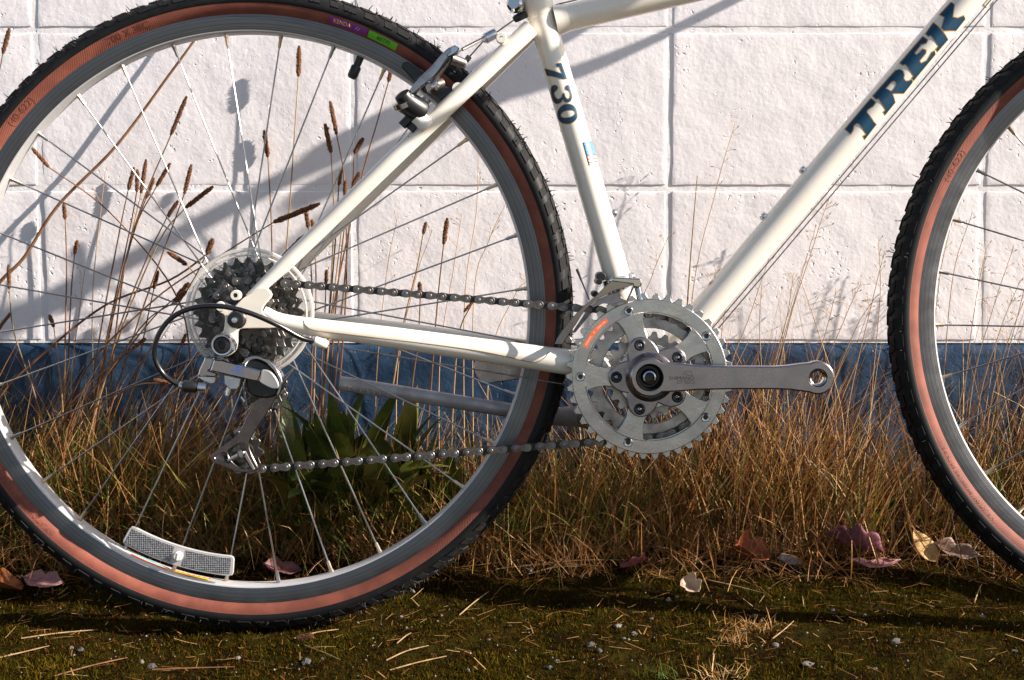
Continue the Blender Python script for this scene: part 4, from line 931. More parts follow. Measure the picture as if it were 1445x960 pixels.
c = bp(802, 480, -0.062); mb = MB(); mb.lathe([(0.0001, -0.003), (0.003, -0.003), (0.004, -0.002), (0.004, 0.012)], c, (0, 1, 0), 14); mb.build('cage_bolt', M['chain'], fd)
mb = MB(); mb.tube([bp(814, 380, 0.0), bp(822, 400, -0.005), bp(832, 424, -0.01)], [0.0016, 0.0008, 0.0008], 6); mb.build('cable_end', M['chain'], fd)

# --- rear cantilever brake
o4, k4 = (540, 20), 5.645
br = piece('brake_arm', [(212, 655), (205, 630), (225, 585), (300, 495), (380, 420), (440, 350), (500, 285), (545, 258), (585, 262), (605, 295), (575, 330), (520, 365), (470, 440), (415, 505), (370, 545), (310, 590), (255, 640)], o4, k4, -0.062, -0.050, M['brakealloy'], bike, 0.0022, smooth=2, sharp=40)
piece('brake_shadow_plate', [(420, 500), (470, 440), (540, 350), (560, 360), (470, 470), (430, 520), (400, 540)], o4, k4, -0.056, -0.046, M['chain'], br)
a, b = bp(562, 150, -.052), bp(598, 172, -.040)
mb = MB(); c = bp(573, 142, -.056); mb.lathe([(0.005, -0.009), (0.0085, -0.008), (0.0098, 0.0), (0.0095, 0.006), (0.006, 0.008)], c, (0.5, 0.45, -0.75), 22); mb.build('pivot_cap', M['black'], br)
mb = MB(); mb.lathe([(0.0090, -0.003), (0.0106, -0.0026), (0.0106, 0.0026), (0.0090, 0.003)], bp(568, 147, -.056), (0.35, 0.35, -0.9), 24); mb.build('pivot_ring', M['chrome'], br)
mb = MB(); mb.lathe([(0.008, -0.014), (0.0125, -0.012), (0.0125, 0.008), (0.010, 0.012)], bp(585, 152, -.050), (0.8, 0.3, -0.5), 22); mb.build('pivot_body', M['black'], br)
mb = MB(); mb.lathe([(0.0085, 0.0), (0.0085, 0.014), (0.0075, 0.016)], bp(588, 164, -.050), (0.75, 0.2, -0.75), 20); mb.build('pivot_spacer', M['white'], br)
for (x0, y0, x1, y1) in ((567, 178, 580, 164), (578, 184, 588, 172)):
    mb = MB(); mb.tube([bp(x0, y0, -.05), bp(x1, y1, -.05)], [0.0048, 0.0045], 8, flat=0.6); mb.build('spring_tab', M['black'], br)
# pads and pad bolts
piece('brake_pad', [(160, 385), (200, 378), (330, 455), (345, 500), (280, 540), (250, 530), (150, 420)], o4, k4, -0.026, -0.0135, M['black'], br, 0.001)
piece('brake_pad', [(440, 560), (560, 590), (590, 640), (470, 690), (400, 640)], o4, k4, -0.030, -0.0135, M['black'], br, 0.001)
mb = MB(); mb.lathe([(0.0001, -0.006), (0.0035, -0.006), (0.0048, -0.005), (0.0048, 0.0), (0.0070, 0.001), (0.0070, 0.006)], bp(608, 123, -.055), (0.35, 1, 0.2), 18); mb.build('pad_bolt', M['chrome'], br)
mb = MB(); mb.tube([bp(600, 124, -.05), bp(622, 118, -.03)], 0.006, 12); mb.build('pad_post', M['chain'], br)
mb = MB(); mb.tube([bp(612, 113, -.048), bp(622, 98, -.05)], [0.0016, 0.0012], 8); mb.build('pad_link', M['alu'], br)
# cable end hardware
mb = MB(); mb.tube([bp(636, 83, -.055), bp(655, 90, -.048)], [0.0062, 0.0052], 12); mb.build('anchor_bolt', M['chain'], br)
piece('anchor_fork', [(545, 262), (575, 245), (610, 268), (600, 300), (560, 325), (520, 345), (510, 325), (540, 300)], o4, k4, -0.066, -0.058, M['chrome'], br, 0.001)
mb = MB(); mb.tube([bp(652, 70, -.052), bp(682, 54.5, -.03)], [0.0019, 0.0019], 8); mb.tube([bp(644, 76, -.055), bp(653, 69, -.052)], 0.0009, 6); mb.build('straddle_tube', M['crank'], br)
mb = MB(); mb.tube([bp(661, 82, -.01), bp(683, 57, -.012)], 0.0008, 6); mb.lathe([(0.0001, -0.004), (0.003, -0.003), (0.003, 0.003), (0.0001, 0.004)], bp(660, 83, -.01), (0.6, 0, 0.8), 12); mb.build('straddle_cable', M['chain'], br)
a, b = bp(682, 56, -.018), bp(699, 47, -.014)
mb = MB(); mb.tube([a, a.lerp(b, .15), a.lerp(b, .16), b], [0.0040, 0.0044, 0.0058, 0.0056], 14); mb.build('cable_hanger', M['alu'], br)
mb = MB(); mb.tube([b, bp(727, 27, -.010)], 0.0008, 6); mb.build('brake_cable', M['chain'], br)
mb = MB(); mb.tube([bp(725, 28.5, -.010), bp(728, 26.5, -.010), bp(742, 20, -.008)], [0.0030, 0.0042, 0.0042], 12); mb.build('cable_ferrule', M['black'], br)
c = bp(707.5, 54, -.032); mb = MB(); mb.lathe([(0.0020, -0.003), (0.0050, -0.003), (0.0056, -0.002), (0.0056, 0.006), (0.0020, 0.006)], c, (0, 1, 0), 22, closed=True); mb.tube([c+Vector((0.002, 0.002, -0.004)), bp(711, 63, -.026)], 0.003, 8); mb.build('rack_eyelet', M['cream'], bike)
# far brake arm
fa = [bp(568, 150, -.05), bp(600, 120, -.05), bp(640, 80, -.05)]; fa = [Vector((p.x, 0.05, p.z)) for p in fa]
mb = MB(); mb.tube(fa, [0.009, 0.006, 0.005], 12); mb.build('brake_arm', M['alu'], bike)

# --- kickstand on the far side, folded back
def kick():
    ys = 0.055; pts = [bp(479, 541, ys), bp(520, 547, ys), bp(600, 560, ys), bp(700, 576, ys), bp(775, 587, ys), bp(838, 588, ys-0.02)]
    mb = MB(); k = spline(pts, 5); n = len(k); mb.tube(k, [0.0082 if i < n-8 else 0.0088+0.0006*(i-n+8) for i in range(n)], 16, flat=0.55)
    ks = mb.build('kickstand', M['kick'], bike)
    mb = MB(); mb.box(bp(838, 580, 0.02), (0.03, 0.07, 0.012), Matrix.Rotation(R(8), 3, 'Y')); mb.tube([bp(826, 590, 0.05), bp(836, 590, 0.01)], 0.012, 14); mb.build('kickstand_mount', M['chain'], ks)
    mb = MB()
    for i in range(7):
        a = bp(492+i*9, 547+i*1.4, ys-0.0048); mb.box(a, (0.0012, 0.0012, 0.006), Matrix.Rotation(R(-15+(i % 3)*20), 3, 'Y')); 
    mb.build('stamped_mark', M['grey'], ks)
kick()

# ------------------------------------------------------------ plants, litter and stones at the foot of the wall
def blades(name, root, h, az, lean, curl, width, tint, material, seg=4, taper=0.9, twist=None):
    """many thin curved strips as one mesh (numpy); root Nx3"""
    n = len(h); t = np.linspace(0, 1, seg+1)[None, :]
    ang = lean[:, None] + curl[:, None]*t               # angle from upright along the blade
    ds = (h[:, None]/seg)*np.ones_like(t)
    dx = np.sin(ang)*ds; dz = np.cos(ang)*ds
    cx = np.cumsum(dx, 1)-dx[:, :1]; cz = np.cumsum(dz, 1)-dz[:, :1]
    px = root[:, 0:1]+cx*np.cos(az)[:, None]; py = root[:, 1:2]+cx*np.sin(az)[:, None]; pz = root[:, 2:3]+cz
    tw = (rng.uniform(0, 2*np.pi, n) if twist is None else twist)
    w = width[:, None]*(1-taper*t)*0.5
    wx = np.cos(tw)[:, None]*w; wy = np.sin(tw)[:, None]*w
    V = np.stack([np.stack([px-wx, py-wy, pz], -1), np.stack([px+wx, py+wy, pz], -1)], 2).reshape(-1, 3)   # n, seg+1, 2
    base = (np.arange(n)*(seg+1)*2)[:, None]; s = (np.arange(seg)*2)[None, :]; b = base+s
    Fq = np.stack([b, b+1, b+3, b+2], -1).reshape(-1, 4)
    me = bpy.data.meshes.new(name); me.vertices.add(len(V)); me.vertices.foreach_set('co', V.astype(np.float32).ravel())
    me.loops.add(Fq.size); me.loops.foreach_set('vertex_index', Fq.astype(np.int32).ravel())
    me.polygons.add(len(Fq)); me.polygons.foreach_set('loop_start', (np.arange(len(Fq))*4).astype(np.int32)); me.polygons.foreach_set('loop_total', np.full(len(Fq), 4, np.int32))
    me.update(); me.validate()
    at = me.attributes.new('tint', 'FLOAT', 'POINT'); at.data.foreach_set('value', np.repeat(tint, (seg+1)*2).astype(np.float32))
    me.materials.append(material); me.polygons.foreach_set('use_smooth', [True]*len(Fq))
    o = bpy.data.objects.new(name, me); C.objects.link(o); return o
GH = {}
def gz(x, y):
    return np.array([gheight(a, b) for a, b in zip(x, y)])
straw = tintmat('straw', [(0.0, (0.055, 0.028, 0.010)), (0.3, (0.19, 0.080, 0.024)), (0.55, (0.34, 0.150, 0.038)), (0.8, (0.48, 0.27, 0.090)), (1.0, (0.60, 0.43, 0.21))], 0.55, 0.2, 0.35)
greens = tintmat('green_blade', [(0.0, (0.020, 0.032, 0.005)), (0.5, (0.070, 0.100, 0.012)), (0.85, (0.15, 0.18, 0.022)), (1.0, (0.26, 0.18, 0.045))], 0.5, 0.3, 0.35)
mossm = tintmat('moss_tuft', [(0.0, (0.012, 0.007, 0.002)), (0.3, (0.030, 0.022, 0.003)), (0.55, (0.047, 0.035, 0.004)), (0.8, (0.092, 0.069, 0.005)), (1.0, (0.100, 0.034, 0.007))], 0.85, 0.2, 0.0)

# moss cover: very short tufts, in patches
n = 210000
x = rng.uniform(-0.55, 1.12, n); y = rng.uniform(-0.42, 0.26, n)
pn = np.array([noise.noise(Vector((a*9, b*11, 5)))+0.5*noise.noise(Vector((a*26, b*30, 2))) for a, b in zip(x, y)])
keep = pn > rng.uniform(-0.95, 0.15, n); x, y, pn = x[keep], y[keep], pn[keep]; n = len(x)
tint = np.clip(0.38+0.42*pn+rng.normal(0, 0.22, n), 0, 0.88); brown = rng.random(n) < np.clip(0.16-0.4*pn, 0.03, 0.5); tint[brown] = 1.0; tint[rng.random(n) < 0.12] = 0.05
o = blades('moss', np.stack([x, y, gz(x, y)-0.0006], -1), rng.uniform(0.0014, 0.0060, n)*(1+0.7*np.clip(pn, 0, 1)), rng.uniform(0, 6.28, n), rng.uniform(0, 0.6, n), rng.uniform(0, 0.7, n), rng.uniform(0.0009, 0.0019, n), tint, mossm, seg=1, taper=0.75)
tag(o, 'low green and brown moss covering the dark ground', 'moss', kind='stuff')

# dry grass at the foot of the wall: denser and taller in tufts
def dens(px): return np.interp(px, [-200, 0, 130, 260, 420, 560, 700, 800, 900, 1050, 1150, 1300, 1450, 1700], [1.2, 1.5, 1.6, 1.4, 0.9, 0.8, 1.0, 1.2, 1.1, 1.2, 1.2, 1.0, 1.0, 1.0])
def hmax(px): return np.interp(px, [-200, 0, 150, 260, 400, 560, 700, 800, 900, 1040, 1100, 1180, 1260, 1330, 1400, 1700], [0.26, 0.26, 0.30, 0.20, 0.17, 0.17, 0.16, 0.19, 0.22, 0.30, 0.27, 0.25, 0.22, 0.25, 0.27, 0.26])
def strip_roots(n, y0, y1, pw=1.0):
    x = rng.uniform(-0.75, 1.35, n); px = 722+(x-0.28)*1110
    k = rng.random(n) < dens(px)*(0.55+0.55*np.array([noise.noise(Vector((a*7, 3, 0)))+0.3*noise.noise(Vector((a*23, 1, 0))) for a in x])); x = x[k]; px = px[k]
    y = y1-(y1-y0)*rng.random(len(x))**pw; return x, y, px
x, y, px = strip_roots(12500, 0.235, 0.322, 1.2); n = len(x)
h = hmax(px)*rng.beta(2.0, 2.2, n)*1.22+0.03
az = np.where(rng.random(n) < 0.6, rng.normal(0.1, 0.6, n), rng.normal(3.1, 0.7, n))
lean = np.abs(rng.normal(0.18, 0.2, n)); curl = np.abs(rng.normal(0.35, 0.5, n))
lf = px < 330; lean = np.where(lf, np.abs(rng.normal(0.5, 0.25, n)), lean); az = np.where(lf & (rng.random(n) < 0.8), rng.normal(0.0, 0.4, n), az)
tint = np.clip(rng.beta(2.0, 2.0, n)+0.05, 0, 1)
o = blades('dry_grass', np.stack([x, y, gz(x, y)-0.002], -1), h, az, lean, curl, rng.uniform(0.0009, 0.0024, n)*np.where(rng.random(n) < 0.15, 1.7, 1.0), tint, straw, seg=6, taper=0.8)
tag(o, 'dense dry straw coloured grass along the foot of the wall', 'grass', kind='stuff')
# tangled, bowed blades filling the verge behind the rear wheel
n = 3600; x = rng.uniform(-0.6, 0.42, n); y = rng.uniform(0.20, 0.318, n); h = rng.uniform(0.09, 0.25, n)*np.interp(x, [-0.6, -0.1, 0.1, 0.42], [1.05, 0.95, 0.75, 0.8])
o = blades('tangled_grass', np.stack([x, y, gz(x, y)-0.002], -1), h, rng.uniform(0, 6.28, n), np.abs(rng.normal(0.35, 0.3, n)), rng.normal(0.9, 0.9, n), rng.uniform(0.0010, 0.0024, n), np.clip(rng.beta(2.0, 2.0, n), 0, 1), straw, seg=7, taper=0.8)
tag(o, 'tangled bowed dry grass growing behind the rear wheel', 'grass', kind='stuff')
n = 2400; x = rng.uniform(-0.6, 0.42, n); y = rng.uniform(0.21, 0.318, n)
o = blades('tangled_green_grass', np.stack([x, y, gz(x, y)-0.002], -1), rng.uniform(0.08, 0.22, n), rng.uniform(0, 6.28, n), np.abs(rng.normal(0.35, 0.3, n)), rng.normal(0.8, 0.7, n), rng.uniform(0.0013, 0.0032, n), rng.beta(2, 1.6, n), greens, seg=7, taper=0.85)
tag(o, 'tangled green grass blades behind the rear wheel', 'grass', kind='stuff')
# hair-fine dead thatch, lying in all directions
x, y, px = strip_roots(17000, 0.15, 0.315, 1.2); n = len(x)
o = blades('dead_thatch', np.stack([x, y, gz(x, y)+rng.uniform(-0.001, 0.045, n)*np.clip((y-0.18)/0.08, 0.03, 1)], -1), rng.uniform(0.03, 0.10, n), rng.uniform(0, 6.28, n), np.clip(rng.normal(1.1, 0.45, n), 0.1, 1.6)*np.where(y < 0.13, 1.25, 1), rng.normal(0.4, 0.9, n), rng.uniform(0.0006, 0.0018, n), np.clip(rng.beta(1.6, 2.6, n)-0.05, 0, 1), straw, seg=4, taper=0.5)
tag(o, 'matted dead grass thatch below the standing dry grass', 'thatch', kind='stuff')
x, y, px = strip_roots(5200, 0.235, 0.31, 1.0); n = len(x)
gmul = np.interp(px, [0, 250, 380, 640, 760, 900, 1100, 1300, 1450], [1.0, 0.95, 1.0, 1.0, 0.6, 0.45, 0.5, 0.5, 0.8]); k = rng.random(n) < gmul; x, y, px = x[k], y[k], px[k]; n = len(x)
o = blades('green_grass', np.stack([x, y, gz(x, y)-0.002], -1), hmax(px)*rng.uniform(0.25, 0.85, n), rng.uniform(0, 6.28, n), np.abs(rng.normal(0.25, 0.2, n)), np.abs(rng.normal(0.5, 0.4, n)), rng.uniform(0.0014, 0.0034, n), rng.beta(2, 2, n), greens, seg=6, taper=0.9)
tag(o, 'fresh green grass blades mixed into the dry grass', 'grass', kind='stuff')
# short crumbs of straw scattered over the moss
n = 3000; x = rng.uniform(-0.55, 1.12, n); y = rng.uniform(-0.42, 0.16, n)
keep = rng.random(n) < np.interp(y, [-0.42, -0.1, 0.05, 0.16], [0.25, 0.35, 0.7, 1.0]); x, y = x[keep], y[keep]; n = len(x)
o = blades('straw_litter', np.stack([x, y, gz(x, y)+0.0035], -1), rng.uniform(0.004, 0.026, n), rng.uniform(0, 6.28, n), rng.uniform(1.35, 1.6, n), rng.normal(0, 0.12, n), rng.uniform(0.0007, 0.0016, n), np.clip(rng.beta(3, 2, n), 0, 1), straw, seg=2, taper=0.3)
tag(o, 'small crumbs of dry straw scattered over the moss', 'straw', kind='stuff')

# longer straws lying on the ground, one by one
stalkm = mat('dry_stalk', (0.22, 0.13, 0.06), 0.6, col2=(0.36, 0.25, 0.13), nscale=60, spec=0.3)
redm = mat('brown_stalk', (0.13, 0.055, 0.025), 0.6, col2=(0.22, 0.11, 0.05), nscale=40, spec=0.3)
def on_ground(px, py, up=0.003):
    p = gp(px, py)
    for _ in range(6): p = gp(px, py, gheight(p.x, min(p.y, 0.31)))
    p.y = min(p.y, 0.31); p.z = gheight(p.x, p.y)+up; return p
straws = [((720, 817), (860, 807)), ((745, 826), (820, 818)), ((612, 770), (690, 776)), ((760, 765), (818, 787)), ((640, 808), (760, 812)), ((700, 810), (910, 797)), ((30, 905), (138, 890)), ((0, 932), (70, 915)), ((75, 958), (180, 932)), ((550, 950), (630, 930)), ((545, 936), (605, 915)), ((560, 912), (580, 897)), ((968, 817), (1010, 813)), ((1000, 833), (1080, 842)), ((1010, 810), (1060, 807)), ((648, 872), (690, 842)), ((215, 952), (330, 945)), ((415, 905), (478, 892)), ((430, 912), (480, 935)), ((840, 770), (905, 758)), ((905, 803), (945, 790)), ((1280, 790), (1420, 793)), ((1090, 905), (1120, 880)), ((600, 750), (640, 800)), ((660, 792), (680, 745)), ((1375, 852), (1385, 835))]
for i, (a, b) in enumerate(straws):
    A, B = on_ground(*a), on_ground(*b); m = (A+B)/2+Vector((random.uniform(-.002, .002), random.uniform(-.002, .002), 0)); m.z = max(gheight(m.x, m.y)+0.004, (A.z+B.z)/2)
    mb = MB(); mb.tube(spline([A-A, m-A, B-A], 4), [0.0007, 0.0007, 0.0007, 0.0007, 0.0006, 0.0006, 0.0006, 0.0005, 0.0004], 6)
    o = mb.build('dry_straw', stalkm if i % 4 else redm, None, A)
    tag(o, 'long dry straw lying flat on the mossy ground', 'straw', 'loose straws on the moss')

# stones
stm = [mat('grey_stone', (0.085, 0.08, 0.078), 0.9, col2=(0.16, 0.155, 0.15), nscale=200, bump=[(300, 0.0008, 3)], spec=0.1), mat('pale_stone', (0.17, 0.145, 0.125), 0.9, col2=(0.28, 0.25, 0.22), nscale=200, bump=[(300, 0.0008, 3)], spec=0.1), mat('dark_stone', (0.045, 0.048, 0.055), 0.75, col2=(0.08, 0.085, 0.095), nscale=200, bump=[(500, 0.0004, 3)])]
def stone_mesh(seed):
    bm = bmesh.new(); bmesh.ops.create_icosphere(bm, subdivisions=2, radius=1.0)
    for v in bm.verts:
        q = v.co.copy(); v.co *= 1+0.6*noise.noise(q*1.1+Vector((seed*7, 0, 0)))+0.12*noise.noise(q*2.6+Vector((0, seed*5, 0))); v.co.z *= 0.7
    me = bpy.data.meshes.new('pebble'); bm.to_mesh(me); bm.free(); me.polygons.foreach_set('use_smooth', [True]*len(me.polygons)); me.set_sharp_from_angle(angle=R(28)); return me
sms = []
for i in range(9): m_ = stone_mesh(i); m_.materials.append(stm[i % 3]); sms.append(m_)
big = [(1262, 908, 8, 0), (872, 886, 6, 1), (833, 911, 6, 0), (846, 920, 5, 2), (775, 942, 5, 2), (785, 934, 4, 0), (895, 896, 5, 1), (919, 875, 4, 0), (1095, 912, 6, 1), (748, 818, 6, 0), (113, 922, 6, 0), (100, 916, 4, 1), (432, 936, 7, 0), (456, 932, 4, 0), (582, 842, 5, 1), (566, 872, 4, 1), (880, 902, 3, 1), (1220, 870, 4, 1), (1386, 872, 5, 0), (1432, 921, 5, 0), (1175, 862, 4, 0), (1296, 882, 4, 0), (1140, 940, 7, 1), (215, 942, 6, 0), (200, 935, 4, 1), (955, 845, 4, 1), (943, 848, 5, 1), (690, 905, 3, 1), (1195, 868, 3, 1), (335, 930, 4, 1), (1235, 945, 4, 2), (1010, 940, 4, 0), (660, 948, 4, 1), (505, 880, 3, 1), (1065, 870, 4, 0)]
for i, (px, py, r, k) in enumerate(big):
    p = on_ground(px, py, 0); s = r/1500; o = bpy.data.objects.new('pebble', sms[(k+3*(i % 3)) % 9]); C.objects.link(o); o.location = p+Vector((0, 0, s*0.35)); o.scale = (s*random.uniform(.9, 1.3), s, s); o.rotation_euler = (0, 0, random.uniform(0, 6))
    kind = ('grey', 'pale', 'dark')[k]
    tag(o, kind+' rounded pebble lying on the moss', 'pebble', kind+' pebbles on the moss')
mb = [MB(), MB()]
for i in range(800):                            # fine grit
    x_, y_ = random.uniform(-0.5, 1.08), random.uniform(-0.4, 0.12); s = random.uniform(0.0005, 0.0016)*(1.5 if random.random() < .1 else 1); c = Vector((x_, y_, gheight(x_, y_)+0.0028))
    vs = [c+Vector((random.uniform(.6, 1.2)*s*a, random.uniform(.6, 1.2)*s*b, random.uniform(.5, 1)*s*q)) for a, b, q in ((1, 0, 0), (-1, 0, 0), (0, 1, 0), (0, -1, 0), (0, 0, 1), (0, 0, -1))]
    mb[i % 2].add(vs, [(0, 2, 4), (2, 1, 4), (1, 3, 4), (3, 0, 4), (2, 0, 5), (1, 2, 5), (3, 1, 5), (0, 3, 5)])
for m_, q in zip(mb, (stm[1], stm[0])): tag(m_.build('grit', q), 'fine pale grit scattered over the moss' if q is stm[1] else 'fine grey grit scattered over the moss', 'grit', kind='stuff')

# fallen leaves: a curved, lobed sheet with thickness
def leaf(px, py, length, width, rot, curl, col, col2, label, lobes=0, up=0.004, pitch=0.2, fold=0.3, stem=True, name='fallen_leaf', roll=0.0):
    m_ = mat('leaf', col, 0.6, col2=col2, nscale=55, nlo=0.35, nhi=0.65, bump=[(90, 0.0008, 4)], spec=0.35)
    mb = MB(); nu, nv = 18, 9; vs = []
    for i in range(nu+1):
        t = i/nu
        wdt = width*0.5*(math.sin(math.pi*min(1, t**0.8*0.985+0.012))**0.75)
        if lobes: wdt *= 0.62+0.38*abs(math.sin(t*math.pi*lobes+0.4)) + 0.06*math.sin(t*29)
        for j in range(nv+1):
            v = j/nv*2-1; x_ = (t-0.5)*length + (0.10*length*abs(v) if lobes else 0.0); y_ = v*wdt
            z_ = fold*abs(y_)+curl*((t-0.5)**2)*length*4*0.25 + 0.05*length*noise.noise(Vector((t*3+px, v*1.6, py)))*1.2
            vs.append(Vector((x_, y_, z_)))
    w = nv+1; mb.add(vs, [(i*w+j, (i+1)*w+j, (i+1)*w+j+1, i*w+j+1) for i in range(nu) for j in range(nv)])
    o = mb.build(name, m_, None, on_ground(px, py, up), sharp=180); so = o.modifiers.new('thickness', 'SOLIDIFY'); so.thickness = 0.0004
    o.rotation_euler = (roll, pitch, rot)
    tag(o, label, 'leaf')
    if stem:
        mb = MB(); mb.tube(spline([(-length*0.5, 0, 0), (-length*0.65, 0.002, 0.002), (-length*0.85, -0.003, -0.004)], 4), 0.0007, 6); mb.build('leaf_stem', redm, o)
    # midrib
    mb = MB(); mb.tube([vs[i*w+nv//2].lerp(vs[i*w+nv//2+1], .5)+Vector((0, 0, 0.0003)) for i in range(nu+1)], [0.0007-0.0005*i/nu for i in range(nu+1)], 5); mb.build('midrib', m_, o)
    return o
leaf(1207, 797, 0.070, 0.050, R(160), 0.5, (0.11, 0.022, 0.035), (0.20, 0.07, 0.085), 'curled dark maroon maple leaf at the edge of the dry grass', 3, 0.016, -0.25, 0.9, roll=0.75)
leaf(1228, 818, 0.062, 0.024, R(8), 0.5, (0.30, 0.11, 0.12), (0.42, 0.20, 0.20), 'flat dusky pink leaf lying on the moss below a maroon leaf', 2, 0.004, 0.06, 0.25, roll=0.25)
leaf(1304, 790, 0.047, 0.026, R(125), 0.2, (0.42, 0.24, 0.085), (0.52, 0.33, 0.13), 'ochre yellow pointed leaf tilted up beside the front tyre', 0, 0.017, -0.75, 0.2, roll=-0.5)
leaf(1050, 800, 0.050, 0.045, R(20), 1.3, (0.26, 0.06, 0.018), (0.11, 0.03, 0.012), 'rust orange crumpled round leaf with a dark hole', 2, 0.012, 0.3, 1.2, False, roll=0.7)
leaf(898, 812, 0.038, 0.034, R(215), 0.4, (0.22, 0.045, 0.06), (0.32, 0.10, 0.11), 'small crimson leaf lying on moss near loose straws', 2, 0.008, 0.15, 0.7, False, roll=0.5)
leaf(976, 843, 0.026, 0.026, R(-50), 1.6, (0.40, 0.27, 0.18), (0.52, 0.38, 0.27), 'pale tan crumpled leaf standing alone on the moss', 2, 0.008, 0.4, 1.1, True, roll=0.6)
leaf(1110, 802, 0.030, 0.018, R(10), 0.8, (0.34, 0.30, 0.27), (0.20, 0.17, 0.15), 'grey weathered curled leaf beside the rust orange leaf', 2, 0.007, 0.2, 0.9, False, roll=0.6)
leaf(1345, 792, 0.052, 0.028, R(-20), 0.8, (0.16, 0.10, 0.075), (0.24, 0.16, 0.12), 'grey brown folded leaf lying behind the ochre leaf', 2, 0.010, 0.2, 0.9, False, roll=0.7)
leaf(58, 834, 0.048, 0.034, R(-8), 0.4, (0.24, 0.10, 0.10), (0.36, 0.19, 0.18), 'dusty pink leaf lying on moss beside an orange leaf', 2, 0.009, 0.1, 0.4, True, roll=0.45)
leaf(8, 842, 0.040, 0.036, R(60), 0.9, (0.28, 0.085, 0.02), (0.15, 0.045, 0.012), 'orange brown leaf curling up beside a dusty pink leaf', 0, 0.010, 0.35, 0.8, False, roll=0.6)
leaf(1010, 738, 0.028, 0.020, R(15), 0.5, (0.20, 0.03, 0.02), (0.12, 0.02, 0.015), 'dark red leaf caught in the dead thatch', 0, 0.018, 0.3, 0.5, False, roll=0.7)
leaf(285, 812, 0.030, 0.02, R(40), 0.6, (0.28, 0.10, 0.03), (0.18, 0.06, 0.02), 'orange leaf behind the clear wheel reflector', 0, 0.010, 0.3, 0.6, False, roll=0.6)
leaf(395, 824, 0.045, 0.028, R(5), 0.5, (0.20, 0.08, 0.08), (0.14, 0.05, 0.05), 'dull mauve leaf lying behind the rear tyre', 2, 0.008, 0.2, 0.5, False, roll=0.5)

# seed-headed stalks standing between the wheel and the wall
headm = mat('seed_head', (0.085, 0.032, 0.014), 0.8, col2=(0.27, 0.125, 0.055), nscale=600, nlo=0.42, nhi=0.62, bump=[(900, 0.0012, 3)], spec=0.15)
def head_mesh(L, r):                            # cylindrical head bristling with small scales
    mb = MB(); k = max(6, int(L/0.0016)); per = 9
    mb.tube([(0, 0, L*i/8) for i in range(9)], [r*0.45]+[r*0.72]*6+[r*0.6, r*0.2], 7)
    for i in range(k):
        t = (i+0.5)/k; rr = r*(0.75 if t < 0.08 else 1.0)*(1-0.55*max(0, t-0.82)/0.18)
        for j in range(per):
            a = 2*math.pi*(j+0.5*(i % 2)+random.uniform(-.2, .2))/per; d = Vector((math.cos(a), math.sin(a), 0)); w = Vector((-math.sin(a), math.cos(a), 0))*r*0.42; b0 = d*rr*0.55+Vector((0, 0, t*L)); q = random.uniform(0.85, 1.25)
            mb.add([b0-w, b0+w, d*rr*q+Vector((0, 0, t*L+r*0.75)), d*rr*0.75*q+Vector((0, 0, t*L-r*0.1))], [(0, 1, 2), (0, 3, 1), (0, 2, 3), (1, 3, 2)])
    return mb
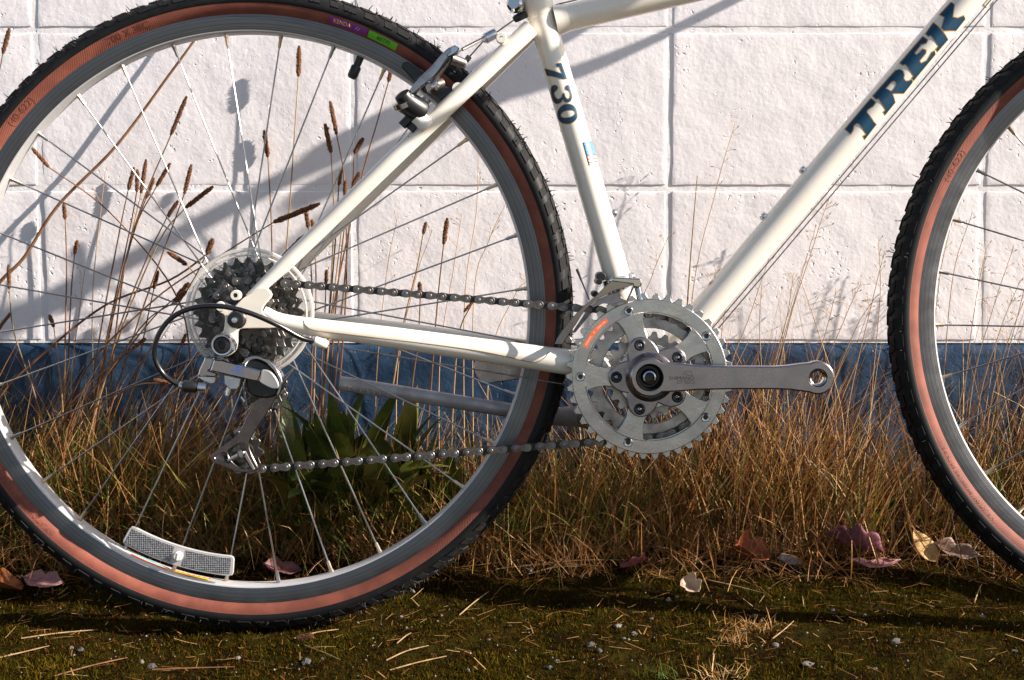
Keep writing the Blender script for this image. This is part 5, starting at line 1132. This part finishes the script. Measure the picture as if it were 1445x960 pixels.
stalks = [  # tip of head, base of head, points down the stem, plane Y, head radius in mm
 [(422, 66), (421, 108), [(413, 230), (400, 420), (392, 620)], .312, 2.9], [(263, 137), (241, 191), [(200, 290), (172, 400), (150, 620)], .23, 2.5], [(373, 185), (378, 222), [(383, 320), (384, 450), (380, 640)], .3235, 2.9],
 [(466, 144), (475, 190), [(486, 260), (488, 420), (470, 650)], .25, 2.6], [(459, 176), (467, 216), [(471, 300), (466, 420), (450, 650)], .22, 2.9], [(512, 196), (500, 216), [(497, 270), (484, 420), (462, 650)], .24, 3.0],
 [(552, 97), (548, 116), [(533, 170), (508, 260), (470, 440), (450, 640)], .26, 2.6], [(482, 238), (478, 262), [(474, 330), (462, 480), (450, 640)], .21, 2.2], [(487, 256), (487, 279), [(478, 360), (462, 500), (455, 640)], .23, 2.4], [(507, 244), (497, 262), [(485, 330), (470, 480), (460, 640)], .235, 2.4],
 [(189, 237), (181, 268), [(168, 330), (140, 480), (118, 640)], .25, 2.4], [(194, 240), (193, 271), [(182, 330), (150, 480), (120, 640)], .24, 2.4], [(206, 226), (199, 273), [(186, 330), (152, 480), (125, 640)], .316, 2.5], [(240, 231), (221, 263), [(190, 325), (155, 470), (128, 640)], .22, 2.4], [(217, 252), (206, 280), [(185, 340), (150, 490), (120, 640)], .26, 2.4],
 [(270, 233), (260, 274), [(236, 340), (190, 470), (140, 640)], .22, 2.5], [(300, 264), (262, 293), [(225, 340), (170, 470), (120, 640)], .21, 2.8], [(251, 284), (235, 308), [(205, 370), (160, 490), (130, 640)], .23, 2.4],
 [(450, 288), (386, 314), [(320, 355), (210, 430), (100, 560)], .20, 3.2], [(432, 299), (435, 322), [(440, 400), (440, 520), (436, 650)], .26, 2.6], [(440, 311), (443, 326), [(446, 400), (444, 520), (440, 650)], .27, 2.4], [(428, 333), (396, 366), [(350, 420), (280, 500), (200, 600)], .21, 2.4],
 [(90, 287), (92, 310), [(94, 380), (92, 480), (90, 640)], .318, 2.4], [(109, 340), (105, 359), [(100, 420), (96, 520), (92, 640)], .27, 2.4], [(12, 374), (13, 408), [(20, 470), (50, 560), (70, 640)], .26, 2.2], [(45, 209), (69, 236), [(155, 300), (245, 410), (270, 520)], .24, 2.4],
 [(13, 41), (4, 76), [(-10, 160), (-30, 400), (-30, 640)], .24, 2.6], [(631, 309), (626, 345), [(618, 420), (610, 520), (600, 660)], .24, 2.8], [(601, 314), (597, 331), [(588, 380), (565, 480), (540, 650)], .26, 2.2], [(592, 399), (593, 421), [(590, 480), (580, 560), (575, 660)], .24, 2.6],
 [(461, 381), (460, 402), [(458, 450), (452, 540), (448, 650)], .25, 2.3], [(223, 383), (217, 408), [(208, 450), (190, 540), (170, 640)], .25, 2.4], [(237, 356), (264, 374), [(300, 420), (320, 500), (330, 620)], .24, 2.8], [(266, 400), (250, 418), [(215, 450), (160, 520), (100, 600)], .22, 2.8], [(262, 412), (244, 428), [(205, 455), (150, 530), (95, 605)], .20, 2.8], [(300, 338), (292, 358), [(270, 400), (220, 480), (150, 610)], .23, 3.2],
 [(70, 445), (76, 462), [(82, 510), (88, 570), (90, 640)], .22, 2.5], [(262, 472), (256, 488), [(240, 520), (220, 570), (200, 640)], .23, 2.2], [(218, 536), (240, 541), [(190, 545), (130, 580), (90, 640)], .20, 2.2], [(205, 478), (186, 494), [(150, 520), (100, 570), (60, 640)], .21, 2.4], [(655, 440), (668, 425), [(648, 470), (640, 560), (636, 660)], .25, 2.0]]
for i, (tip, hb, stem, Y, hr) in enumerate(stalks):
    T, H = wp(*tip, Y), wp(*hb, Y); pts = [H] + [wp(*q, Y+0.012*(j+1) if Y < .28 else Y) for j, q in enumerate(stem)]
    last = pts[-1]; foot = Vector((last.x+(last.x-pts[-2].x)*0.35, max(last.y, min(0.318, last.y+0.01)), gheight(last.x, 0.3)-0.004)); pts.append(foot)
    root = empty('seed_stalk', foot)
    dark = (i*5) % 4
    lab, grp = ('brown seed-headed grass stalk standing against the white wall behind the rear wheel', 'seed-headed stalks behind the rear wheel')
    hx_ = hb[0]
    if 150 < hx_ < 310: lab, grp = 'brown seed-headed stalk in the fanned cluster leaning behind the gear cassette', 'stalks fanned out behind the cassette'
    elif 360 < hx_ < 560: lab, grp = 'brown seed-headed stalk standing upright behind the seat stay', 'stalks standing behind the seat stay'
    elif hx_ > 560: lab, grp = 'brown seed-headed stalk standing between the seat stay and the chain', 'stalks between seat stay and chain'
    else: lab, grp = 'thin seed-headed stalk standing by the blocks beside the slanting reed stalk', 'stalks beside the slanting reed'
    if i == 18: lab, grp = 'grass stalk leaning far over with its thick brown head nearly level', None
    if i == 26: lab, grp = 'brown seed-headed stalk standing outside the rear tyre against the wall', None
    tag(root, lab, 'grass stalk', grp)
    mb = MB(); sp = spline([p-foot for p in pts], 6); k = len(sp); mb.tube(sp, [0.0007+0.0007*j/(k-1) for j in range(k)], 6); mb.build('stem', redm if dark else stalkm, root)
    L = (T-H).length; hm = head_mesh(L, hr/1000*1.15); o = hm.build('seed_head', headm, root, H-foot); o.rotation_euler = (T-H).to_track_quat('Z', 'Y').to_euler()
# heavy leaning stalk close to the wall
def stalk(name, pts, Y, r0, r1, mtl, label):
    P = [wp(*q, Y) for q in pts]; root = P[-1]; mb = MB(); sp = spline([p-root for p in P], 6); k = len(sp); mb.tube(sp, [r1+(r0-r1)*j/(k-1) for j in range(k)], 8)
    tag(mb.build(name, mtl, None, root), label, 'stalk')
stalk('reed_stalk', [(300, 22), (268, 66), (240, 104), (165, 205), (82, 290), (35, 362), (0, 398), (-60, 470), (-110, 560), (-150, 700), (-160, 775)], 0.312, 0.0030, 0.0014, redm, 'thick brown reed stalk slanting across the wall behind the rear wheel')
stalk('reed_stalk', [(15, 442), (-5, 470), (-40, 540), (-70, 640), (-80, 770)], 0.29, 0.0030, 0.0022, redm, 'short snapped brown reed stalk beside the rear tyre')
stalk('reed_stalk', [(298, 355), (240, 395), (150, 430), (60, 500), (0, 560), (-40, 640), (-60, 770)], 0.27, 0.0018, 0.0012, redm, 'slender arching brown stalk passing behind the gear cassette')
stalk('grass_blade', [(984, 248), (978, 320), (972, 400), (968, 470), (966, 560), (968, 660), (970, 770)], 0.30, 0.0020, 0.0005, mat('tall_blade', (0.12, 0.10, 0.03), 0.5, col2=(0.30, 0.17, 0.06), nscale=12), 'single tall upright grass blade standing beside the down tube')
# fine grasses with tiny spikelets in front of the white wall
wm = mat('wisp', (0.34, 0.20, 0.09), 0.6, col2=(0.46, 0.29, 0.13), nscale=30)
def wisp(tip, mid_, base, Y, nsp, label, grp):
    T, Mm, B = wp(*tip, Y), wp(*mid_, Y), wp(*base, Y); foot = Vector((B.x, min(.318, Y+.015), gheight(B.x, .3)-0.003)); root = empty('wispy_grass', foot); tag(root, label, 'grass stalk', grp)
    sp = spline([p-foot for p in (T, Mm, B, foot)], 7); k = len(sp); mb = MB(); mb.tube(sp, [0.00035+0.0005*j/(k-1) for j in range(k)], 5); mb.build('stem', wm, root)
    mb = MB(); L = (T-Mm).length
    for i in range(nsp):
        t = random.random()**1.2*0.75; p = sp[min(k-1, int(t*10))].lerp(sp[min(k-1, int(t*10)+1)], random.random()); d = Vector((random.uniform(-1, 1), random.uniform(-.6, .6), random.uniform(0.1, 1))).normalized(); ln = random.uniform(0.006, 0.020)*(0.5+t)
        e = p+d*ln; mb.tube([p, p+d*ln*0.5+Vector((0, 0, 0.001)), e], 0.00022, 4); q = Vector((d.x, d.y, d.z+random.uniform(-.3, .5))).normalized(); mb.tube([e, e+q*0.0016, e+q*0.004], [0.0003, 0.0007, 0.0002], 5)
    mb.build('spikelets', wm, root)
WL = ('fine wispy grass stem with tiny pale spikelets between the crank and the front wheel', 'wispy grasses between crank and front wheel')
for (t, m_, b, Y, k) in [((1037, 175), (1010, 270), (975, 440), .30, 12), ((1095, 335), (1060, 440), (1022, 560), .28, 8), ((1170, 280), (1150, 340), (1100, 520), .30, 10), ((1150, 325), (1128, 400), (1085, 570), .26, 8), ((1120, 385), (1110, 450), (1080, 580), .25, 10), ((1248, 355), (1230, 430), (1195, 590), .27, 10), ((1215, 400), (1190, 455), (1140, 590), .28, 14), ((1235, 420), (1205, 470), (1160, 600), .26, 14), ((1180, 410), (1165, 470), (1130, 590), .29, 12), ((1075, 400), (1072, 470), (1078, 600), .27, 6), ((1128, 390), (1155, 470), (1190, 600), .25, 5), ((1030, 400), (1020, 460), (1010, 560), .29, 12), ((1010, 380), (1000, 430), (985, 540), .30, 12), ((945, 330), (920, 390), (900, 470), .30, 8), ((1240, 340), (1242, 420), (1230, 560), .29, 6)]:
    wisp(t, m_, b, Y, k, *WL)
WF = ('fine wispy grass stem with pale spikelets seen through the front wheel', 'wispy grasses behind the front wheel')
for (t, m_, b, Y, k) in [((1392, 350), (1378, 420), (1360, 560), .30, 16), ((1430, 350), (1400, 440), (1370, 560), .28, 14), ((1440, 395), (1410, 470), (1380, 580), .27, 14), ((1372, 300), (1345, 390), (1330, 560), .29, 8), ((1445, 425), (1420, 490), (1395, 590), .26, 10), ((1340, 325), (1325, 400), (1310, 560), .30, 10), ((1465, 330), (1440, 430), (1400, 600), .28, 12)]:
    wisp(t, m_, b, Y, k, *WF)
WR = ('bleached wispy grass stem standing behind the seat stay', 'bleached wisps behind the rear wheel')
for (t, m_, b, Y, k) in [((675, 205), (672, 300), (655, 440), .29, 5), ((715, 285), (690, 340), (668, 430), .28, 4), ((652, 300), (640, 380), (620, 520), .27, 8), ((610, 325), (585, 400), (560, 540), .28, 6), ((560, 310), (545, 390), (530, 560), .26, 5), ((745, 395), (725, 420), (690, 520), .28, 8), ((150, 235), (142, 300), (130, 460), .3, 3), ((120, 380), (112, 440), (100, 560), .29, 4)]:
    wisp(t, m_, b, Y, k, *WR)

# broad-leaved green weeds at the foot of the wall
weedm = mat('weed_leaf', (0.045, 0.075, 0.012), 0.45, col2=(0.13, 0.15, 0.025), nscale=25, bump=[(60, 0.0012, 3)], spec=0.5)
weedy = mat('weed_leaf_yellow', (0.20, 0.15, 0.03), 0.5, col2=(0.10, 0.11, 0.02), nscale=30, bump=[(60, 0.0012, 3)])
def leaf_blade(L, W, bend):
    mb = MB(); nu, nv = 10, 4; vs = []; p = Vector((0, 0, 0)); ang = 0.15
    for i in range(nu+1):
        t = i/nu; w = W*0.5*(0.12 if t < 0.18 else math.sin(math.pi*min(1, (t-0.1)/0.9))**0.8+0.03)
        for j in range(nv+1):
            v = j/nv*2-1; vs.append(p+Vector((v*w, -abs(v)*w*0.35*math.sin(ang+1.57)*-1, abs(v)*w*0.25)))
        ang += bend/nu; p = p+Vector((0, math.sin(ang), math.cos(ang)))*(L/nu)
    w_ = nv+1; mb.add(vs, [(i*w_+j, i*w_+j+1, (i+1)*w_+j+1, (i+1)*w_+j) for i in range(nu) for j in range(nv)]); return mb
def weed(px, Y, nl_, L, label):
    p = wp(px, 700, Y); root = empty('broadleaf_weed', (p.x, Y, gheight(p.x, Y))); tag(root, label, 'weed')
    for i in range(nl_):
        l_ = L*random.uniform(0.6, 1.1); o = leaf_blade(l_, l_*random.uniform(0.13, 0.22), random.uniform(0.2, 1.5)).build('leaf', weedy if random.random() < .16 else weedm, root, (random.uniform(-.012, .012), random.uniform(-.01, .01), 0), sharp=180)
        o.rotation_euler = (random.uniform(-0.1, 0.35), 0, random.uniform(1.6, 4.7) if random.random() < .7 else random.uniform(0, 6.28))
weed(425, .25, 20, 0.19, 'leafy green weed with upright leaves growing behind the lower chain run')
weed(490, .27, 26, 0.215, 'broad-leaved green weed growing below the end of the kickstand')
weed(545, .26, 24, 0.20, 'bushy green weed growing at the wall below the kickstand shaft')
weed(610, .28, 14, 0.15, 'small green weed growing between the kickstand and the rear tyre')
weed(30, .27, 10, 0.13, 'green weed growing beside the rear tyre under the dry stalks')
weed(465, .22, 12, 0.09, 'low green weed growing in front of taller weeds')

# small tufts of dead grass and one fresh sprig growing in the moss
def tuft(px, py, n, L, spread, material, label, lo, hi):
    p = on_ground(px, py, 0); x = p.x+rng.normal(0, spread, n); y = p.y+rng.normal(0, spread*0.6, n)
    o = blades('grass_tuft', np.stack([x-p.x, y-p.y, gz(x, y)-p.z], -1), rng.uniform(0.4, 1, n)*L, rng.uniform(0, 6.28, n), rng.uniform(0.2, 1.4, n), rng.normal(0.5, 0.6, n), rng.uniform(0.0006, 0.0014, n), rng.uniform(lo, hi, n), material, seg=4, taper=0.7)
    o.location = p; tag(o, label, 'grass tuft', kind='stuff')
tuft(1065, 885, 130, 0.022, 0.016, straw, 'flattened tuft of dead straw growing in the moss', 0.4, 0.95)
tuft(1035, 905, 90, 0.020, 0.012, straw, 'little tuft of bleached straw beside a larger straw tuft', 0.5, 1.0)
tuft(1010, 957, 90, 0.026, 0.016, straw, 'bleached grass tuft beside a fresh green sprig in the moss', 0.6, 1.0)
tuft(930, 955, 60, 0.024, 0.010, greens, 'fresh green grass sprig growing in the moss', 0.4, 0.8)
tuft(745, 800, 160, 0.03, 0.03, straw, 'loose mat of bleached straw at the edge of the thatch', 0.45, 1.0)
# seed head broken off and lying by the tyre
p = on_ground(418, 908, 0.004); o = head_mesh(0.017, 0.0042).build('fallen_seed_head', headm, None, p); o.rotation_euler = (0.2, R(78), R(15))
tag(o, 'brown seed head broken off and lying on the moss below the rear tyre', 'seed head')
